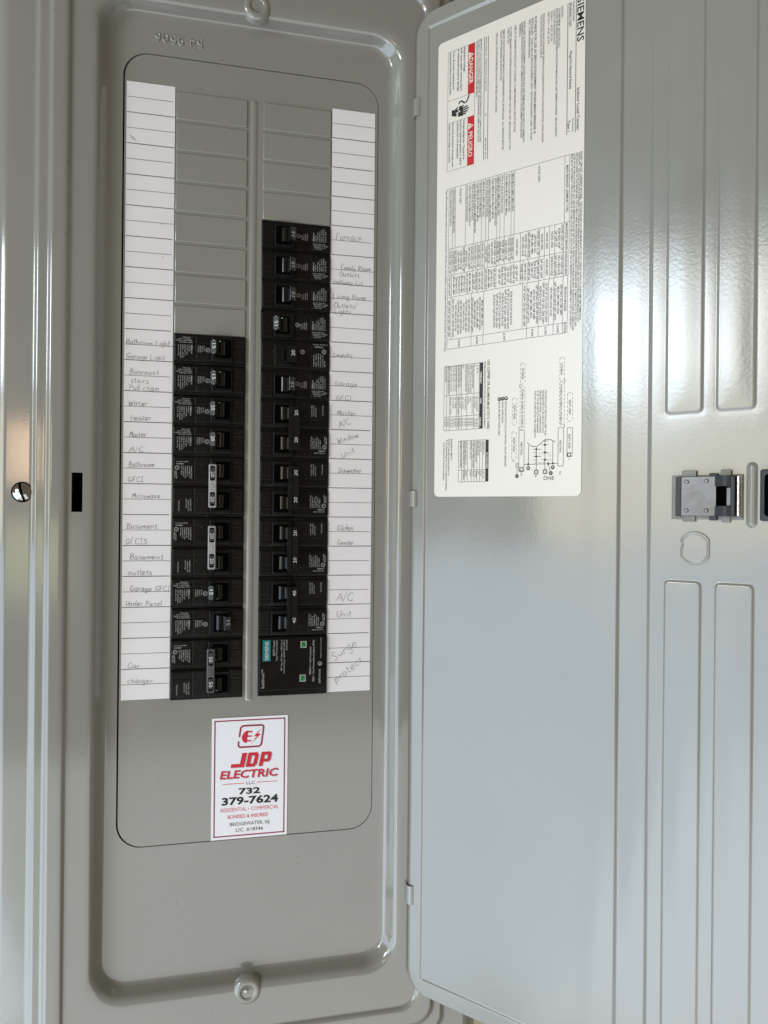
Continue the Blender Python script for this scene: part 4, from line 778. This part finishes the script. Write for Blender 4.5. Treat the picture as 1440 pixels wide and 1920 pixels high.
def root_for(side, k, poles, label, name='circuit_breaker', cat='circuit breaker', group='circuit breakers in the cover plate'):
    cx = (CL[0] + CL[1]) / 2 if side == 0 else (CR[0] + CR[1]) / 2
    z = OFF - k - poles / 2.0
    cx += rnd.uniform(-.012, .012); z += rnd.uniform(-.008, .008)
    return thing(name, PANEL.w((cx, z, rnd.uniform(-.02, .015))), label, cat, group, (rnd.uniform(-.012, .012), (math.pi if side else 0) + rnd.uniform(-.004, .004), rnd.uniform(-.008, .008)), True)
def single(side, k, rating, off, label, gfci=False):
    rt_ = root_for(side, k, 1, label)
    b = MB(LOCAL); cell(b, 0, 'gfci' if gfci else 'single'); b.build('body', ['black_plastic', 'void_black'], rt_)
    h = MB(LOCAL)
    if gfci:
        h.prism_ac([(1.56 - HW, .1), (1.56 - HW, .26), (1.585 - HW, .33), (1.625 - HW, .315), (1.66 - HW, .1)][::-1], -.17, .22, 0)
        h.prism_ac([(1.50 - HW, .16), (1.16 - HW, .36), (1.16 - HW, .43), (1.46 - HW, .45), (1.50 - HW, .30)][::-1], -.22, .30, 0)
        P = [(1.40, .452), (1.20, .44)]
    else:
        if off:
            N = 22; poly = []
            for i in range(N + 1):
                t = math.radians(38 + 104 * i / N); poly.append((1.55 + .14 * math.cos(t) - HW, .15 + .14 * math.sin(t)))
            h.prism_ac(poly, -.20, .27, 0, True)
        else: barrel(h, off, 0, -.20, .27)
        lever(h, off, 0, -.19, .26)
    hd = h.build('handle', ['handle_black', 'handle_grey'], rt_, 50)
    t = MB(LOCAL)
    na = (3.10 - 1.235 - .10 if off else 1.235)
    t.text(rating, (1.22 if gfci else na) - HW, .14 if not gfci else .10, .17 if not gfci else .19, .11, R90, (lambda a_: .406 + ((3.10 - (a_ + HW) if off else a_ + HW) - 1.19) * .62) if not gfci else .468, 0, .6)
    t.build('rating_number', 'number_white', hd)
    p = MB(LOCAL)
    if gfci:
        X = lambda a: a - HW
        for i, (tx_, l) in enumerate((('TYPE MP-GT', .40), ('120V~ 60HZ', .44), ('1 POLE HACR', .46), ('10KA SWD', .44), ('CLASS A', .40), ('40\u00b0C', .2))):
            p.text(tx_, X(.52 - i * .075), .36, l, .04, R90, .1225, 0, .6)
        ul_mark(p, X(.2), -.16, R90); p.disc(X(.93), -.12, .075, .117, 0, 18, .05); p.ribbon([(X(.93) - .05, -.16), (X(.93) + .05, -.08)], .018, .117)
        p.text('SIEMENS', X(.52), -.29, .3, .045, math.pi, .1225, 0, .6); p.text('CU/AL 60/75\u00b0C', X(.58), -.38, .5, .036, math.pi, .105, 0, .6)
    else: print_single(p)
    p.build('printed_text', 'print_white', rt_)
    return rt_
def double(side, k, rating, tie, label):
    rt_ = root_for(side, k, 2, label)
    b = MB(LOCAL); cell(b, .5, 'double'); cell(b, -.5, 'double'); b.build('body', ['black_plastic', 'void_black'], rt_)
    for dz in (.5, -.5):
        h = MB(LOCAL); barrel(h, False, dz, -.20, .22)
        h.prism_ac([(1.50 - HW, .24), (1.22 - HW, .34), (1.24 - HW, .44), (1.40 - HW, .44), (1.41 - HW, .26)][::-1], -.17 + dz, .20 + dz, 0)
        h.build('handle', 'handle_black', rt_, 50)
    w_ = (1.165, 1.415) if tie != 'black' else (1.02, 1.40)
    t = MB(LOCAL)
    if tie == 'black':
        a0, a1 = w_[0] - HW, w_[1] - HW
        poly = [(a0, .34), (a0, .44), (a0 + .02, .47), (a1 - .16, .475), (a1 - .13, .52), (a1 - .02, .525), (a1, .50), (a1, .34)]
        t.prism_ac(poly[::-1], -.70, .76, 0)
    else:
        t.rbox(w_[0] - HW, w_[1] - HW, -.70, .72, .36, .50, .035, .025)
        t.rbox(w_[0] - HW + .07, w_[1] - HW - .07, -.06, .06, .49, .512, .05, .01)
    tb = t.build('handle_tie', {'grey': 'tie_grey', 'dark': 'tie_dark', 'black': 'handle_black'}[tie], rt_, 50)
    if tie != 'black':
        for b0, b1 in ((.18, .66), (-.64, -.19)):
            f = MB(LOCAL); f.rbox(w_[0] - HW + .045, w_[1] - HW - .045, b0, b1, .49, .503, .05, .002); f.build('tie_window', 'void_black', tb)
            f = MB(LOCAL); f.rbox(w_[0] - HW + .06, w_[1] - HW - .06, b0 + .06, b1 - .05, .495, .512, .02, .004); f.build('handle_tip', 'handle_grey', tb)
        nm, na = ((.48, -.33), 1.235)
    else: nm, na = ((.50, -.40), 1.09)
    n_ = MB(LOCAL)
    for b0 in nm: n_.text(rating, na - HW, b0, .18, .12 if tie != 'black' else .11, R90, .520 if tie != 'black' else .482, 0, .8 if tie != 'black' else .3)
    n_.build('rating_number', 'number_white', tb)
    p = MB(LOCAL); print_double_a(p, .5); print_double_b(p, -.5); p.build('printed_text', 'print_white', rt_)
    return rt_
single(0, 8, '15', False, 'topmost breaker of the left column, beside the pencilled Bathroom Light entry')
single(0, 9, '15', False, 'black 15 amp breaker beside the pencilled Basement stairs entry')
single(0, 10, '20', False, 'black 20 amp breaker beside the pencilled Water Heater entry')
single(0, 11, '20', False, 'black single 20 amp breaker beside the left strip\'s Master A/C entry')
double(0, 12, '20', 'grey', 'double breaker with pale grey handle tie beside the Bathroom GFCI and Microwave entries')
double(0, 14, '20', 'grey', 'double breaker with pale grey handle tie beside the Basement GFCIS and outlets entries')
single(0, 16, '15', False, 'black 15 amp breaker beside the pencilled Garage GFCI Under Panel entry')
single(0, 17, '15', True, 'left-column breaker switched the other way, directly above the 50 amp double breaker')
double(0, 18, '50', 'dark', 'double 50 amp breaker with dark grey handle tie beside the Car charger entry')
single(1, 4, '15', False, 'topmost breaker of the right column, beside the pencilled Furnace entry')
single(1, 5, '15', False, 'black 15 amp breaker beside the pencilled Family Room Outlets entry')
single(1, 6, '15', False, 'black 15 amp breaker beside the pencilled Living Room Outlets entry')
single(1, 7, '15', True, 'right-column breaker switched the other way, between the Living Room and Laundry breakers')
single(1, 8, '20', False, 'black 20 amp breaker with round test mark beside the Laundry entry', True)
single(1, 9, '15', False, 'black 15 amp breaker beside the right strip\'s pencilled Garage GFCI entry')
double(1, 10, '20', 'black', 'double black breaker beside the pencilled Master A/C Window Unit entry')
double(1, 12, '20', 'black', 'double black breaker beside the pencilled Dishwasher entry')
double(1, 14, '20', 'black', 'double black breaker beside the pencilled Kitchen Counter entry')
double(1, 16, '40', 'black', 'double black 40 amp breaker beside the pencilled A/C Unit entry, above the surge protector')

# ------------------------------------------------------------------ surge protector
sg = thing('surge_protector', PANEL.w((5.5, -20 + OFF, 0)), 'black surge protector with teal tag and two green windows at the right column\'s foot', 'surge protector')
x0s, zt = CR[0], -18 + OFF
m = MB(); m.rbox(CR[0], CR[1], -20 + OFF + .01, zt - .01, -.6, .10, .03, .02); m.rbox(CR[0] + .05, CR[1] - .04, -20 + OFF + .20, zt - .05, .08, .135, .03, .015)
m.build('body', 'black_gloss', sg)
E_ = lambda x: CR[0] + (x - 150) / 318.0
F_ = lambda y: zt - (y - 1098) / 331.0
m = MB(); m.quad(E_(200), E_(284), F_(1368), F_(1135), .1365); m.build('maker_tag', 'teal', sg)
m = MB()
U90 = math.pi / 2
m.text('SIEMENS', E_(262), F_(1357), (1357 - 1150) / 331, .115, U90, .1385, 0, 1)
m.build('maker_name', 'number_white', sg); m = MB()
m.text('BoltShield\u2122', E_(219), F_(1665), (1665 - 1458) / 331, .085, U90, .1375, 0, .5)
for t_, x, y0, y1, h in (('QSPD Series', 330, 1310, 1140, .072), ('Surge Protective Device', 356, 1365, 1135, .052), ('SPD Type: SPD Type 1, SPD Type 2', 408, 1480, 1135, .05), ('Rated Line Voltage: 120/240 VAC, 50/60 Hz', 435, 1510, 1135, .05), ('SCCR: 22 kA', 462, 1250, 1135, .05),
                         ('GREEN = Full Protection', 717, 1535, 1220, .062), ('RED = No Protection (replace SPD)', 752, 1610, 1148, .062), ('QSPD2A035B', 820, 1636, 1475, .062), ('surge protective device', 826, 1350, 1120, .04)):
    m.text(t_, E_(x), F_(y0), (y0 - y1) / 331, h, U90, .1375, 0, .4)
m.disc(E_(812), F_(1412), .07, .1375, 0, 20, .05); m.text('UL', E_(822), F_(1424), .07, .05, U90, .1375, 0, .4)
m.build('printed_text', 'print_white', sg)
for ya, yb, xa, xb in ((1155, 1230, 602, 666), (1530, 1608, 596, 660)):
    m = MB(); m.rbox(E_(xa), E_(xb), F_(yb), F_(ya), .12, .142, .012, .004); fr = m.build('status_window', 'print_white', sg)
    m = MB(); m.quad(E_(xa + 9), E_(xb - 9), F_(yb - 9), F_(ya + 9), .1435); m.build('green_flag', 'green_flag', fr)

# ------------------------------------------------------------------ contractor's sticker
CX, CZ = 2.869, -20.736
stk = thing('contractor_sticker', PANEL.w((CX + 1.25, CZ - 4.04, 0)), 'white contractor sticker with red border stuck below the breakers', 'sticker')
K = lambda a, b: (CX + a, CZ - b)
SC = .024
m = MB(); m.add([(*K(0, 0), SC), (*K(0, 4.04), SC), (*K(2.497, 4.04), SC), (*K(2.497, 0), SC), (*K(0, 0), 0), (*K(0, 4.04), 0), (*K(2.497, 4.04), 0), (*K(2.497, 0), 0)], [(0, 1, 2, 3), (4, 5, 1, 0), (5, 6, 2, 1), (6, 7, 3, 2), (7, 4, 0, 3)])
m.build('sticker_sheet', 'sticker_white', stk)
m = MB(); c = SC + .003
for q in (((.1, .085), (.1, 3.95)), ((2.395, .085), (2.395, 3.95)), ((.08, .1), (2.415, .1)), ((.08, 3.935), (2.415, 3.935))):
    m.ribbon([K(*q[0]), K(*q[1])], .042, c)
m.build('border_line', 'sticker_dark_red', stk)
# emblem: a slanted rounded square, a plug and a bolt
sh = lambda a, b: K(a + (.64 - b) * .13, b)
m = MB(); fr = rrect(.90, 1.66, .29, 1.0, .10, 6)
seq = [sh(a, b) for a, b in fr]; seq = seq[7:] + seq[:1]          # the frame stays open at the left
m.ribbon([sh(.90, .66)] + [sh(.90, .39)] + [sh(a, b) for a, b in rrect(.90, 1.66, .29, 1.0, .10, 6)[0:7]][::1] + [sh(a, b) for a, b in rrect(.90, 1.66, .29, 1.0, .10, 6)[7:]] + [sh(.90, .80)], .06, c)
m.build('emblem_frame', 'sticker_dark_red', stk)
m = MB()
N = 14; pl = [sh(1.17 + .19 * math.cos(math.radians(90 + 180 * i / N)), .66 + .21 * math.sin(math.radians(90 + 180 * i / N))) for i in range(N + 1)]
m.add([(*p, c) for p in pl], [tuple(range(N + 1))])
for b in (.50, .645, .80): m.ribbon([sh(1.16, b), sh(1.31, b)], .05, c)
m.add([(*p, c) for p in (sh(1.60, .38), sh(1.37, .66), sh(1.47, .66), sh(1.30, .93), sh(1.60, .58), sh(1.49, .58))], [(0, 1, 2, 5), (2, 3, 4, 5)])
m.build('emblem_plug', 'sticker_red', stk)
def slab(mb, quads, a0, base, w_, h, cc, shear=.22):
    for k, q in enumerate(quads):
        mb.add([(*K(a0 + x * w_ + shear * y * h, base - y * h), cc + k * .0004) for x, y in q], [tuple(range(len(q)))])
JQ = [[(.55, .0), (1, .0), (1, 1), (.55, 1)], [(-.25, 0), (.7, 0), (.7, .24), (-.25, .24)]]
DQ = [[(0, 0), (.36, 0), (.36, 1), (0, 1)], [(.1, 0), (.82, 0), (1, .17), (1, .22), (.1, .22)], [(.1, .78), (1, .78), (1, .83), (.82, 1), (.1, 1)], [(.66, .15), (1, .15), (1, .85), (.66, .85)]]
PQ = [[(0, 0), (.36, 0), (.36, 1), (0, 1)], [(.1, .78), (1, .78), (1, .85), (.86, 1), (.1, 1)], [(.66, .40), (1, .40), (1, .85), (.66, .85)], [(.1, .30), (.86, .30), (1, .44), (1, .5), (.1, .5)]]
def company(mb, dx, dy, cc):
    for Q, a0 in ((JQ, .70), (DQ, 1.10), (PQ, 1.53)): slab(mb, Q, a0 + dx, 1.665 + dy, .35, .47, cc)
    mb.text('ELECTRIC', *K(.27 + dx, 2.02 + dy), 1.88, .26, 0, cc, 0, 1.6, .2)
m = MB(); company(m, .03, .02, SC + .001); m.build('lettering_shadow', 'sticker_shadow', stk)
m = MB(); company(m, 0, 0, c)
m.ribbon([K(.37, 2.205), K(1.08, 2.205)], .02, c); m.ribbon([K(1.48, 2.205), K(2.17, 2.205)], .02, c)
m.build('company_name', 'sticker_red', stk)
m = MB(); m.text('RESIDENTIAL \u2022 COMMERCIAL', *K(.31, 3.13), 1.91, .125, 0, c, 0, 0); m.text('BONDED & INSURED', *K(.54, 3.36), 1.32, .115, 0, c, 0, .8)
m.build('services_line', 'sticker_red', stk)
m = MB(); m.text('LLC', *K(1.14, 2.255), .28, .10, 0, c, 0, .6); m.text('732', *K(.89, 2.565), .71, .20, 0, c, 0, 2.4); m.text('379-7624', *K(.34, 2.895), 1.86, .245, 0, c, 0, 2.4)
m.text('BRIDGEWATER, NJ', *K(.61, 3.61), 1.30, .115, 0, c, 0, .35); m.text('LIC. #18346', *K(.81, 3.81), .90, .115, 0, c, 0, .35)
m.build('black_lettering', 'label_ink', stk)
